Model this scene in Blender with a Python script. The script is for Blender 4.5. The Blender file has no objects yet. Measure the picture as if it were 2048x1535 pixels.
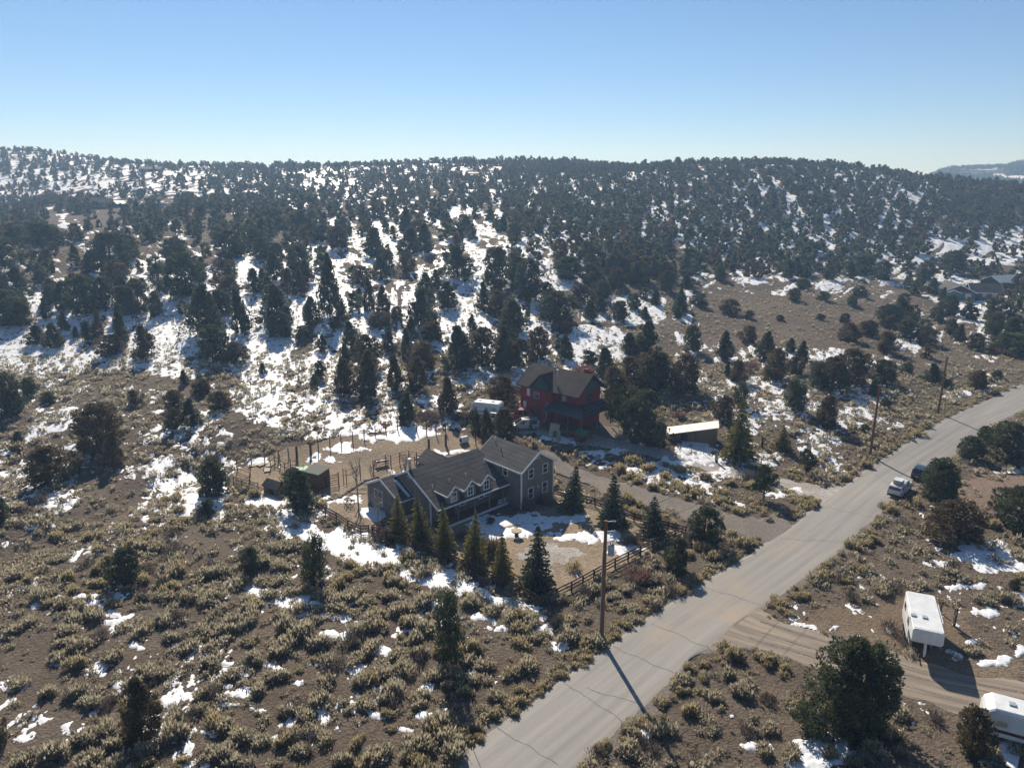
import bpy, bmesh, math, random
import numpy as np
from mathutils import Vector, Matrix
R = math.radians
random.seed(7)
rng = np.random.default_rng(11)
scene = bpy.context.scene
col = scene.collection

# ------------------------------------------------------------------ camera, sky, sun, exposure
FPX, PITCH, CAMH = 1430.0, R(15.4), 40.0            # focal length in pixels of the 2048 px photograph
cd = bpy.data.cameras.new('camera'); cam = bpy.data.objects.new('camera', cd); col.objects.link(cam)
cam.location = (0, 0, CAMH); cam.rotation_euler = (R(90) - PITCH, 0, 0)
cd.sensor_fit = 'HORIZONTAL'; cd.sensor_width = 36.0; cd.lens = 36.0 * FPX / 2048.0
cd.clip_start = 0.5; cd.clip_end = 12000
scene.camera = cam
SUN_EL, SUN_AZ = R(37), R(-14)                       # azimuth from +Y, negative = to the left
world = bpy.data.worlds.new('World'); scene.world = world; world.use_nodes = True
wn = world.node_tree; bg = wn.nodes['Background']
sky = wn.nodes.new('ShaderNodeTexSky'); sky.sky_type = 'NISHITA'; sky.sun_disc = False
sky.sun_elevation = SUN_EL; sky.sun_rotation = SUN_AZ; sky.altitude = 1900
sky.air_density = 1.0; sky.dust_density = 0.0; sky.ozone_density = 6.0
wn.links.new(sky.outputs['Color'], bg.inputs['Color']); bg.inputs['Strength'].default_value = 0.071
sl = bpy.data.lights.new('sun', 'SUN'); sl.energy = 4.5; sl.angle = R(0.53); sl.color = (1.0, 0.94, 0.85)
sun = bpy.data.objects.new('sun', sl); col.objects.link(sun); sun.location = (-40, 150, 160)
sdir = Vector((math.sin(SUN_AZ) * math.cos(SUN_EL), math.cos(SUN_AZ) * math.cos(SUN_EL), math.sin(SUN_EL)))
sun.rotation_euler = sdir.to_track_quat('Z', 'Y').to_euler()
vs = scene.view_settings; vs.view_transform = 'Standard'; vs.look = 'None'; vs.gamma = 1.0
vs.use_curve_mapping = False; vs.exposure = 0.52
cy = scene.cycles
cy.use_denoising = True; cy.max_bounces = 6; cy.diffuse_bounces = 3; cy.glossy_bounces = 2
cy.transmission_bounces = 3; cy.volume_bounces = 0; cy.transparent_max_bounces = 4
cy.use_adaptive_sampling = True; cy.adaptive_threshold = 0.02
cy.caustics_reflective = False; cy.caustics_refractive = False
cy.sample_clamp_indirect = 8.0

# ------------------------------------------------------------------ noise (numpy value noise)
_tab = rng.random((256, 256))
def vnoise(x, y):
    x = np.asarray(x, float); y = np.asarray(y, float)
    xi = np.floor(x).astype(int); yi = np.floor(y).astype(int); fx = x - xi; fy = y - yi
    fx = fx * fx * (3 - 2 * fx); fy = fy * fy * (3 - 2 * fy)
    a = _tab[xi & 255, yi & 255]; b = _tab[(xi + 1) & 255, yi & 255]
    c = _tab[xi & 255, (yi + 1) & 255]; d = _tab[(xi + 1) & 255, (yi + 1) & 255]
    return (a * (1 - fx) + b * fx) * (1 - fy) + (c * (1 - fx) + d * fx) * fy
def fbm(x, y, o=4, g=0.5):
    s = 0; a = 1; t = 0
    for i in range(o):
        s = s + a * vnoise(np.asarray(x) * 2 ** i + 17.3 * i, np.asarray(y) * 2 ** i + 9.1 * i); t += a; a *= g
    return s / t
def sstep(a, b, x):
    t = np.clip((np.asarray(x, float) - a) / (b - a), 0, 1); return t * t * (3 - 2 * t)

# ------------------------------------------------------------------ pixels <-> directions
CP, SP = math.cos(PITCH), math.sin(PITCH)
def ray(x, y):
    u = (x - 1024) / FPX; v = (y - 767.5) / FPX
    return (u, CP - v * SP, -SP - v * CP)
def pix(X, Y, Z):
    X = np.asarray(X, float); Y = np.asarray(Y, float); Z = np.asarray(Z, float)
    zc = np.maximum(Y * CP - (Z - CAMH) * SP, 1e-3); yc = -(Y * SP + (Z - CAMH) * CP)
    return 1024 + FPX * X / zc, 767.5 + FPX * yc / zc, zc
def pz(x, y, z):
    d = ray(x, y); t = (z - CAMH) / d[2]; return Vector((d[0] * t, d[1] * t, z))

# ------------------------------------------------------------------ terrain height
def _hy(y, Y):
    d = ray(1024, y); return CAMH + Y * d[2] / d[1]
_near = [(-500, 0), (60, 0), (90, 0.1)]
_C = {
 -0.71: [(950, 97), (850, 112), (800, 125), (760, 136), (720, 148), (660, 164), (600, 186), (550, 212), (500, 240), (450, 330), (410, 480), (370, 560), (330, 650), (297, 740)],
 -0.35: [(950, 97), (850, 112), (800, 124), (760, 134), (720, 146), (660, 163), (600, 184), (550, 210), (500, 242), (450, 300), (410, 380), (370, 480), (345, 580), (332, 660)],
 0.0: [(950, 97), (850, 113), (800, 124), (760, 134), (720, 147), (650, 166), (600, 186), (550, 212), (500, 246), (450, 300), (400, 385), (360, 470), (335, 560), (323, 610)],
 0.35: [(950, 97), (850, 114), (800, 126), (750, 142), (700, 162), (650, 188), (600, 220), (560, 252), (520, 285), (480, 318), (440, 350), (400, 385), (360, 430), (335, 475), (326, 510)],
 0.70: [(950, 97), (850, 116), (800, 130), (750, 146), (700, 166), (650, 196), (600, 238), (570, 270), (540, 300), (500, 335), (460, 375), (420, 420), (390, 450), (374, 480)],
}
_yg = np.arange(-500, 6001, 2.0); _cu = np.array(sorted(_C)); _T = []
for u in _cu:
    pts = list(_near) + [(Y, _hy(y, Y)) for y, Y in _C[u]]
    Yl, hl = pts[-1]; pts += [(Yl + 60, hl - 4), (Yl + 200, hl - 22), (Yl + 500, hl - 45), (7000, 0)]
    a = np.array(pts); h = np.interp(_yg, a[:, 0], a[:, 1])
    k = np.hanning(11); k /= k.sum(); h = np.convolve(np.pad(h, 5, mode='edge'), k, mode='valid')
    _T.append(h)
_T = np.array(_T)
def Hg(X, Y):
    X = np.asarray(X, float); Y = np.asarray(Y, float)
    u = np.clip(X / np.maximum(Y, 60), _cu[0], _cu[-1] - 1e-9)
    i = np.clip(np.searchsorted(_cu, u, side='right') - 1, 0, len(_cu) - 2)
    f = (u - _cu[i]) / (_cu[i + 1] - _cu[i]); f = f * f * (3 - 2 * f)
    yi = np.clip((Y + 500) / 2.0, 0, len(_yg) - 2.001); j = yi.astype(int); g = yi - j
    a = _T[i, j] * (1 - g) + _T[i, j + 1] * g; b = _T[i + 1, j] * (1 - g) + _T[i + 1, j + 1] * g
    h = a * (1 - f) + b * f
    far = sstep(135, 210, Y)
    left = sstep(22, 34, -X) * sstep(0, 40, Y) * 0.5
    h = h + (fbm(X / 28, Y / 28, 3) - 0.5) * 3.2 * far + (fbm(X / 9 + 40, Y / 9, 3) - 0.5) * (0.9 * far + 0.9 * left)
    # shallow gully on the left running towards the corral
    gx = -58 + (Y - 70) * 0.42
    h = h - 1.3 * np.exp(-((X - gx) / 4.5) ** 2) * sstep(45, 65, Y) * (1 - sstep(100, 112, Y))
    return h
def hg(x, y): return float(Hg(np.array([x]), np.array([y]))[0])
def gp(x, y):
    """the ground point seen at pixel x, y"""
    d = np.array(ray(x, y)); s = np.concatenate([np.arange(30, 260, 0.5), np.arange(260, 1000, 1.5)]) / d[1]
    X, Y, Z = d[0] * s, d[1] * s, CAMH + d[2] * s
    b = np.nonzero(Z <= Hg(X, Y))[0]
    k = b[0] if len(b) else len(s) - 1
    lo, hi = s[max(k - 1, 0)], s[k]
    for _ in range(12):
        m = (lo + hi) / 2
        if CAMH + d[2] * m <= hg(d[0] * m, d[1] * m): hi = m
        else: lo = m
    x_, y_ = d[0] * hi, d[1] * hi
    return Vector((x_, y_, hg(x_, y_)))

# ------------------------------------------------------------------ object helpers
def tag(o, label=None, cat=None, group=None, kind=None):
    if label: o['label'] = label
    if cat: o['category'] = cat
    if group: o['group'] = group
    if kind: o['kind'] = kind
    return o
def empty(name, loc, rz=0.0, label=None, cat=None, group=None):
    o = bpy.data.objects.new(name, None); col.objects.link(o)
    o.location = loc; o.rotation_euler = (0, 0, rz); o.empty_display_size = 0.3
    return tag(o, label, cat, group)
def link(name, me, parent=None, mat=None):
    o = bpy.data.objects.new(name, me); col.objects.link(o)
    if parent: o.parent = parent
    if mat is not None and not me.materials: me.materials.append(mat)
    return o
def npmesh(name, V, F, mat, smooth=False, attrs=None):
    """V (n,3), F (m,3|4) -> mesh"""
    me = bpy.data.meshes.new(name); V = np.asarray(V, np.float32); F = np.asarray(F, np.int32); k = F.shape[1]
    me.vertices.add(len(V)); me.vertices.foreach_set('co', V.ravel())
    me.loops.add(F.size); me.loops.foreach_set('vertex_index', F.ravel())
    me.polygons.add(len(F)); me.polygons.foreach_set('loop_start', np.arange(0, F.size, k, dtype=np.int32))
    if smooth: me.polygons.foreach_set('use_smooth', np.ones(len(F), bool))
    for n, v in (attrs or {}).items():
        v = np.asarray(v, np.float32)
        a = me.attributes.new(n, 'FLOAT', 'POINT'); a.data.foreach_set('value', v)
    me.materials.append(mat); me.update(calc_edges=True)
    return me
class MB:
    def __init__(s): s.v = []; s.f = []
    def add(s, vs, fs):
        n = len(s.v); s.v += [tuple(v) for v in vs]; s.f += [tuple(i + n for i in f) for f in fs]; return s
    def box(s, c, d, rz=0.0, M=None):
        x, y, z = d[0] / 2, d[1] / 2, d[2] / 2; ca, sa = math.cos(rz), math.sin(rz)
        vs = []
        for sx, sy, sz in ((-1, -1, -1), (1, -1, -1), (1, 1, -1), (-1, 1, -1), (-1, -1, 1), (1, -1, 1), (1, 1, 1), (-1, 1, 1)):
            p = (sx * x, sy * y, sz * z)
            q = (c[0] + p[0] * ca - p[1] * sa, c[1] + p[0] * sa + p[1] * ca, c[2] + p[2])
            vs.append(q)
        return s.add(vs, [(0, 3, 2, 1), (4, 5, 6, 7), (0, 1, 5, 4), (1, 2, 6, 5), (2, 3, 7, 6), (3, 0, 4, 7)])
    def beam(s, p, q, w, h, up=(0, 0, 1)):
        p = Vector(p); q = Vector(q); d = (q - p).normalized(); up = Vector(up)
        x = d.cross(up)
        if x.length < 1e-4: x = d.cross(Vector((1, 0, 0)))
        x.normalize(); z = x.cross(d)
        vs = []
        for e in (p, q):
            for a, b in ((-1, -1), (1, -1), (1, 1), (-1, 1)): vs.append(e + x * a * w / 2 + z * b * h / 2)
        return s.add(vs, [(0, 1, 2, 3), (7, 6, 5, 4), (0, 4, 5, 1), (1, 5, 6, 2), (2, 6, 7, 3), (3, 7, 4, 0)])
    def cyl(s, p, q, r0, r1=None, n=8, cap=True):
        r1 = r0 if r1 is None else r1; p = Vector(p); q = Vector(q); d = (q - p).normalized()
        x = d.cross(Vector((0, 0, 1)))
        if x.length < 1e-3: x = Vector((1, 0, 0))
        x.normalize(); y = d.cross(x); vs = []
        for e, r in ((p, r0), (q, r1)):
            for i in range(n):
                a = 2 * math.pi * i / n; vs.append(e + x * math.cos(a) * r + y * math.sin(a) * r)
        fs = [(i, (i + 1) % n, n + (i + 1) % n, n + i) for i in range(n)]
        if cap: fs += [tuple(range(n - 1, -1, -1)), tuple(range(n, 2 * n))]
        return s.add(vs, fs)
    def tube(s, pts, r, n=5):
        for a, b in zip(pts[:-1], pts[1:]): s.cyl(a, b, r, r, n, cap=False)
        return s
    def prism(s, poly, z0, z1):
        n = len(poly); vs = [(x, y, z0) for x, y in poly] + [(x, y, z1) for x, y in poly]
        return s.add(vs, [tuple(range(n - 1, -1, -1)), tuple(range(n, 2 * n))] + [(i, (i + 1) % n, n + (i + 1) % n, n + i) for i in range(n)])
    def slab(s, quad, t):
        """thin slab under a planar polygon"""
        q = [Vector(p) for p in quad]; nrm = (q[1] - q[0]).cross(q[2] - q[0]).normalized()
        if nrm.z < 0: q.reverse(); nrm = -nrm
        n = len(q); vs = q + [p - nrm * t for p in q]
        return s.add(vs, [tuple(range(n)), tuple(range(2 * n - 1, n - 1, -1))] + [(i, n + i, n + (i + 1) % n, (i + 1) % n) for i in range(n)])
    def loft(s, rings):
        n = len(rings[0]); vs = [p for r in rings for p in r]; fs = []
        for k in range(len(rings) - 1):
            for i in range(n):
                j = (i + 1) % n; fs.append((k * n + i, k * n + j, (k + 1) * n + j, (k + 1) * n + i))
        fs += [tuple(range(n - 1, -1, -1)), tuple(range((len(rings) - 1) * n, len(rings) * n))]
        return s.add(vs, fs)
    def mesh(s, name, mat, smooth=False):
        me = bpy.data.meshes.new(name); me.from_pydata(s.v, [], s.f); me.materials.append(mat)
        bm = bmesh.new(); bm.from_mesh(me); bmesh.ops.recalc_face_normals(bm, faces=bm.faces[:]); bm.to_mesh(me); bm.free()
        if smooth:
            for p in me.polygons: p.use_smooth = True
        me.update(); return me
    def build(s, name, mat, parent=None, smooth=False, bevel=0.0):
        o = link(name, s.mesh(name, mat, smooth), parent)
        if bevel:
            m = o.modifiers.new('bevel', 'BEVEL'); m.width = bevel; m.segments = 2; m.limit_method = 'ANGLE'; m.angle_limit = R(40)
        return o

# ------------------------------------------------------------------ materials
def newmat(name):
    m = bpy.data.materials.new(name); m.use_nodes = True
    nt = m.node_tree; return m, nt, nt.nodes['Principled BSDF']
def N(nt, t, **kw):
    n = nt.nodes.new(t)
    for k, v in kw.items(): setattr(n, k, v)
    return n
def plain(name, c, rough=0.7, metal=0.0, var=0.12, scale=3.0, bump=0.0, spec=0.3, stretch=(1, 1, 1)):
    m, nt, b = newmat(name)
    tc = N(nt, 'ShaderNodeTexCoord'); mp = N(nt, 'ShaderNodeMapping'); mp.inputs['Scale'].default_value = stretch
    nz = N(nt, 'ShaderNodeTexNoise'); nz.inputs['Scale'].default_value = scale; nz.inputs['Detail'].default_value = 5
    nt.links.new(tc.outputs['Object'], mp.inputs['Vector']); nt.links.new(mp.outputs['Vector'], nz.inputs['Vector'])
    rp = N(nt, 'ShaderNodeValToRGB')
    rp.color_ramp.elements[0].position = 0.25; rp.color_ramp.elements[1].position = 0.75
    rp.color_ramp.elements[0].color = tuple(x * (1 - var) for x in c) + (1,)
    rp.color_ramp.elements[1].color = tuple(min(x * (1 + var), 1) for x in c) + (1,)
    nt.links.new(nz.outputs['Fac'], rp.inputs['Fac']); nt.links.new(rp.outputs['Color'], b.inputs['Base Color'])
    b.inputs['Roughness'].default_value = rough; b.inputs['Metallic'].default_value = metal
    b.inputs['Specular IOR Level'].default_value = spec
    if bump:
        bp = N(nt, 'ShaderNodeBump'); bp.inputs['Strength'].default_value = bump; bp.inputs['Distance'].default_value = 0.02
        nt.links.new(nz.outputs['Fac'], bp.inputs['Height']); nt.links.new(bp.outputs['Normal'], b.inputs['Normal'])
    return m
def siding(name, c, axis, step, horizontal=False):
    """boards with shallow joints (bump) on a painted wall"""
    m, nt, b = newmat(name)
    tc = N(nt, 'ShaderNodeTexCoord'); mp = N(nt, 'ShaderNodeMapping')
    wv = N(nt, 'ShaderNodeTexWave'); wv.wave_type = 'BANDS'; wv.bands_direction = 'Z' if horizontal else 'DIAGONAL'
    wv.inputs['Scale'].default_value = 0.314 / step * (1.0 if horizontal else 0.72); wv.inputs['Distortion'].default_value = 0
    mp.inputs['Scale'].default_value = (1, 1, 1 if horizontal else 0)
    nz = N(nt, 'ShaderNodeTexNoise'); nz.inputs['Scale'].default_value = 1.5; nz.inputs['Detail'].default_value = 6
    nt.links.new(tc.outputs['Object'], mp.inputs['Vector']); nt.links.new(mp.outputs['Vector'], wv.inputs['Vector'])
    nt.links.new(tc.outputs['Object'], nz.inputs['Vector'])
    rp = N(nt, 'ShaderNodeValToRGB'); rp.color_ramp.elements[0].color = tuple(x * .82 for x in c) + (1,); rp.color_ramp.elements[1].color = tuple(x * 1.15 for x in c) + (1,)
    rp.color_ramp.elements[0].position = 0.3; rp.color_ramp.elements[1].position = 0.7
    nt.links.new(nz.outputs['Fac'], rp.inputs['Fac']); nt.links.new(rp.outputs['Color'], b.inputs['Base Color'])
    r2 = N(nt, 'ShaderNodeValToRGB'); r2.color_ramp.elements[0].position = 0.0; r2.color_ramp.elements[1].position = 0.25
    nt.links.new(wv.outputs['Fac'], r2.inputs['Fac'])
    bp = N(nt, 'ShaderNodeBump'); bp.inputs['Strength'].default_value = 0.9; bp.inputs['Distance'].default_value = 0.03
    nt.links.new(r2.outputs['Color'], bp.inputs['Height']); nt.links.new(bp.outputs['Normal'], b.inputs['Normal'])
    b.inputs['Roughness'].default_value = 0.75; b.inputs['Specular IOR Level'].default_value = 0.25
    return m
def shingle(name, c, step=0.16):
    m, nt, b = newmat(name)
    tc = N(nt, 'ShaderNodeTexCoord')
    wv = N(nt, 'ShaderNodeTexWave'); wv.wave_type = 'BANDS'; wv.bands_direction = 'Z'; wv.wave_profile = 'SAW'
    wv.inputs['Scale'].default_value = 0.314 / step; wv.inputs['Distortion'].default_value = 0.4; wv.inputs['Detail Scale'].default_value = 3
    nz = N(nt, 'ShaderNodeTexNoise'); nz.inputs['Scale'].default_value = 7; nz.inputs['Detail'].default_value = 6
    n2 = N(nt, 'ShaderNodeTexNoise'); n2.inputs['Scale'].default_value = 0.5
    nt.links.new(tc.outputs['Object'], wv.inputs['Vector']); nt.links.new(tc.outputs['Object'], nz.inputs['Vector']); nt.links.new(tc.outputs['Object'], n2.inputs['Vector'])
    ad = N(nt, 'ShaderNodeMath', operation='ADD'); nt.links.new(nz.outputs['Fac'], ad.inputs[0]); nt.links.new(n2.outputs['Fac'], ad.inputs[1])
    rp = N(nt, 'ShaderNodeValToRGB'); rp.color_ramp.elements[0].position = 0.35; rp.color_ramp.elements[1].position = 0.68
    hf = N(nt, 'ShaderNodeMath', operation='MULTIPLY'); hf.inputs[1].default_value = 0.5; nt.links.new(ad.outputs[0], hf.inputs[0])
    rp.color_ramp.elements[0].color = tuple(x * .6 for x in c) + (1,); rp.color_ramp.elements[1].color = tuple(x * 1.4 for x in c) + (1,)
    nt.links.new(hf.outputs[0], rp.inputs['Fac'])
    rw = N(nt, 'ShaderNodeValToRGB'); rw.color_ramp.elements[0].color = (.55, .55, .55, 1); rw.color_ramp.elements[0].position = .05; rw.color_ramp.elements[1].color = (1.1, 1.1, 1.1, 1); rw.color_ramp.elements[1].position = .35; nt.links.new(wv.outputs['Fac'], rw.inputs['Fac'])
    mw = N(nt, 'ShaderNodeMixRGB', blend_type='MULTIPLY'); mw.inputs['Fac'].default_value = 1; nt.links.new(rp.outputs['Color'], mw.inputs['Color1']); nt.links.new(rw.outputs['Color'], mw.inputs['Color2']); nt.links.new(mw.outputs['Color'], b.inputs['Base Color'])
    bp = N(nt, 'ShaderNodeBump'); bp.inputs['Strength'].default_value = 0.8; bp.inputs['Distance'].default_value = 0.03
    nt.links.new(wv.outputs['Fac'], bp.inputs['Height']); nt.links.new(bp.outputs['Normal'], b.inputs['Normal'])
    b.inputs['Roughness'].default_value = 0.85; b.inputs['Specular IOR Level'].default_value = 0.2
    return m
def ground_mat(name, cols, scale=1.0, bump=0.6, rough=0.95):
    """earth of three mixed colours with clods and litter"""
    m, nt, b = newmat(name)
    tc = N(nt, 'ShaderNodeTexCoord')
    n1 = N(nt, 'ShaderNodeTexNoise'); n1.inputs['Scale'].default_value = 0.11 * scale; n1.inputs['Detail'].default_value = 8; n1.inputs['Roughness'].default_value = 0.62
    n2 = N(nt, 'ShaderNodeTexNoise'); n2.inputs['Scale'].default_value = 1.7 * scale; n2.inputs['Detail'].default_value = 8; n2.inputs['Roughness'].default_value = 0.7
    n3 = N(nt, 'ShaderNodeTexVoronoi'); n3.inputs['Scale'].default_value = 4.5 * scale
    for n in (n1, n2, n3): nt.links.new(tc.outputs['Object'], n.inputs['Vector'])
    r1 = N(nt, 'ShaderNodeValToRGB'); r1.color_ramp.elements[0].position = 0.4; r1.color_ramp.elements[1].position = 0.6
    r1.color_ramp.elements[0].color = cols[0] + (1,); r1.color_ramp.elements[1].color = cols[1] + (1,)
    nt.links.new(n1.outputs['Fac'], r1.inputs['Fac'])
    r2 = N(nt, 'ShaderNodeValToRGB'); r2.color_ramp.elements[0].position = 0.5; r2.color_ramp.elements[1].position = 0.66
    nt.links.new(n2.outputs['Fac'], r2.inputs['Fac'])
    mx = N(nt, 'ShaderNodeMixRGB'); mx.inputs['Color2'].default_value = cols[2] + (1,)
    nt.links.new(r1.outputs['Color'], mx.inputs['Color1']); nt.links.new(r2.outputs['Color'], mx.inputs['Fac'])
    r3 = N(nt, 'ShaderNodeValToRGB'); r3.color_ramp.elements[0].color = (0.72, 0.72, 0.72, 1); r3.color_ramp.elements[1].color = (1.15, 1.15, 1.15, 1)
    nt.links.new(n3.outputs['Color'], r3.inputs['Fac'])
    mu = N(nt, 'ShaderNodeMixRGB', blend_type='MULTIPLY'); mu.inputs['Fac'].default_value = 1
    nt.links.new(mx.outputs['Color'], mu.inputs['Color1']); nt.links.new(r3.outputs['Color'], mu.inputs['Color2'])
    nt.links.new(mu.outputs['Color'], b.inputs['Base Color'])
    ad = N(nt, 'ShaderNodeMath', operation='ADD'); nt.links.new(n2.outputs['Fac'], ad.inputs[0]); nt.links.new(n3.outputs['Distance'], ad.inputs[1])
    bp = N(nt, 'ShaderNodeBump'); bp.inputs['Strength'].default_value = bump; bp.inputs['Distance'].default_value = 0.15
    nt.links.new(ad.outputs[0], bp.inputs['Height']); nt.links.new(bp.outputs['Normal'], b.inputs['Normal'])
    b.inputs['Roughness'].default_value = rough; b.inputs['Specular IOR Level'].default_value = 0.1
    return m
def leaf_mat(name, c0, c1, c2=None, trans=0.22):
    """c0 -> c1 over random tint, c2 towards the tips of the twigs"""
    m, nt, b = newmat(name)
    oi = N(nt, 'ShaderNodeObjectInfo'); at = N(nt, 'ShaderNodeAttribute'); at.attribute_name = 'tint'
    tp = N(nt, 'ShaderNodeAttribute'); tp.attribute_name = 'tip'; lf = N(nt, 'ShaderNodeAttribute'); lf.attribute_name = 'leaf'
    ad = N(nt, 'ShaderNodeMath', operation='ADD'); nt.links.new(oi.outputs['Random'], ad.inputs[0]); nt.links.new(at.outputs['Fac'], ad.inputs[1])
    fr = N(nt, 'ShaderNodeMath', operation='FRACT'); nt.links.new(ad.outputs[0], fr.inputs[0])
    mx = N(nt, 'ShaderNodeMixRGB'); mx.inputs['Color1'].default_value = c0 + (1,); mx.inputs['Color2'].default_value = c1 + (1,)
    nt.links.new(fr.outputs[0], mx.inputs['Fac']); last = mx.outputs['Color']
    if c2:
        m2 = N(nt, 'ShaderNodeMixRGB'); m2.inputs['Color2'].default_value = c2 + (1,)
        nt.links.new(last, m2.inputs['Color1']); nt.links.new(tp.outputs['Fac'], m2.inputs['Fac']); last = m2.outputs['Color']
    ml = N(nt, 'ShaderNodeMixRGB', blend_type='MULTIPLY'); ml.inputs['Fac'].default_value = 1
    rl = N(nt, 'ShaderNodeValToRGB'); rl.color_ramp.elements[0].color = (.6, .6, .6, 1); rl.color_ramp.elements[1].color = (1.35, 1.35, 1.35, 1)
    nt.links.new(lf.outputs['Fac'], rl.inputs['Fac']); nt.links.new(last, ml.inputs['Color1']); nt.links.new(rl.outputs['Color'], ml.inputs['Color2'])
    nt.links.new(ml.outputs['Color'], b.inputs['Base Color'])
    b.inputs['Roughness'].default_value = 0.8; b.inputs['Specular IOR Level'].default_value = 0.08
    tr = N(nt, 'ShaderNodeBsdfTranslucent'); nt.links.new(ml.outputs['Color'], tr.inputs['Color'])
    ms = N(nt, 'ShaderNodeMixShader'); ms.inputs['Fac'].default_value = trans
    nt.links.new(b.outputs[0], ms.inputs[1]); nt.links.new(tr.outputs[0], ms.inputs[2])
    nt.links.new(ms.outputs[0], nt.nodes['Material Output'].inputs['Surface'])
    return m

M = {}
M['soil'] = ground_mat('soil', ((0.118, 0.090, 0.066), (0.158, 0.125, 0.094), (0.100, 0.080, 0.062)))
M['yard'] = ground_mat('yard_earth', ((0.31, 0.235, 0.155), (0.25, 0.195, 0.135), (0.36, 0.285, 0.20)), 1.0, 0.4)
M['gravel'] = ground_mat('gravel', ((0.20, 0.175, 0.15), (0.25, 0.21, 0.17), (0.15, 0.135, 0.12)), 2.0, 0.4)
M['track'] = ground_mat('dirt_track', ((0.25, 0.20, 0.145), (0.18, 0.15, 0.12), (0.30, 0.245, 0.175)), 1.2, 0.5)
M['lot'] = ground_mat('lot_earth', ((0.175, 0.128, 0.085), (0.20, 0.155, 0.11), (0.15, 0.115, 0.08)), 1.0, 0.5)
M['ice'] = ground_mat('packed_ice_gravel', ((0.34, 0.30, 0.25), (0.46, 0.43, 0.39), (0.24, 0.21, 0.18)), 1.4, 0.4, 0.8)
M['red_soil'] = ground_mat('reddish_earth', ((0.225, 0.165, 0.122), (0.19, 0.14, 0.105), (0.26, 0.195, 0.145)), 1.0, 0.5)

def snow_mat():
    m, nt, b = newmat('snow')
    tc = N(nt, 'ShaderNodeTexCoord'); nz = N(nt, 'ShaderNodeTexNoise'); nz.inputs['Scale'].default_value = 2.2; nz.inputs['Detail'].default_value = 6
    nt.links.new(tc.outputs['Object'], nz.inputs['Vector'])
    rp = N(nt, 'ShaderNodeValToRGB'); rp.color_ramp.elements[0].position = 0.3; rp.color_ramp.elements[0].color = (0.60, 0.60, 0.60, 1); rp.color_ramp.elements[1].color = (0.78, 0.79, 0.80, 1); rp.color_ramp.elements[1].position = 0.55
    nt.links.new(nz.outputs['Fac'], rp.inputs['Fac']); nt.links.new(rp.outputs['Color'], b.inputs['Base Color'])
    bp = N(nt, 'ShaderNodeBump'); bp.inputs['Strength'].default_value = 0.5; bp.inputs['Distance'].default_value = 0.08
    nt.links.new(nz.outputs['Fac'], bp.inputs['Height']); nt.links.new(bp.outputs['Normal'], b.inputs['Normal'])
    b.inputs['Roughness'].default_value = 0.6; b.inputs['Specular IOR Level'].default_value = 0.3
    return m
M['snow'] = snow_mat()
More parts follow.
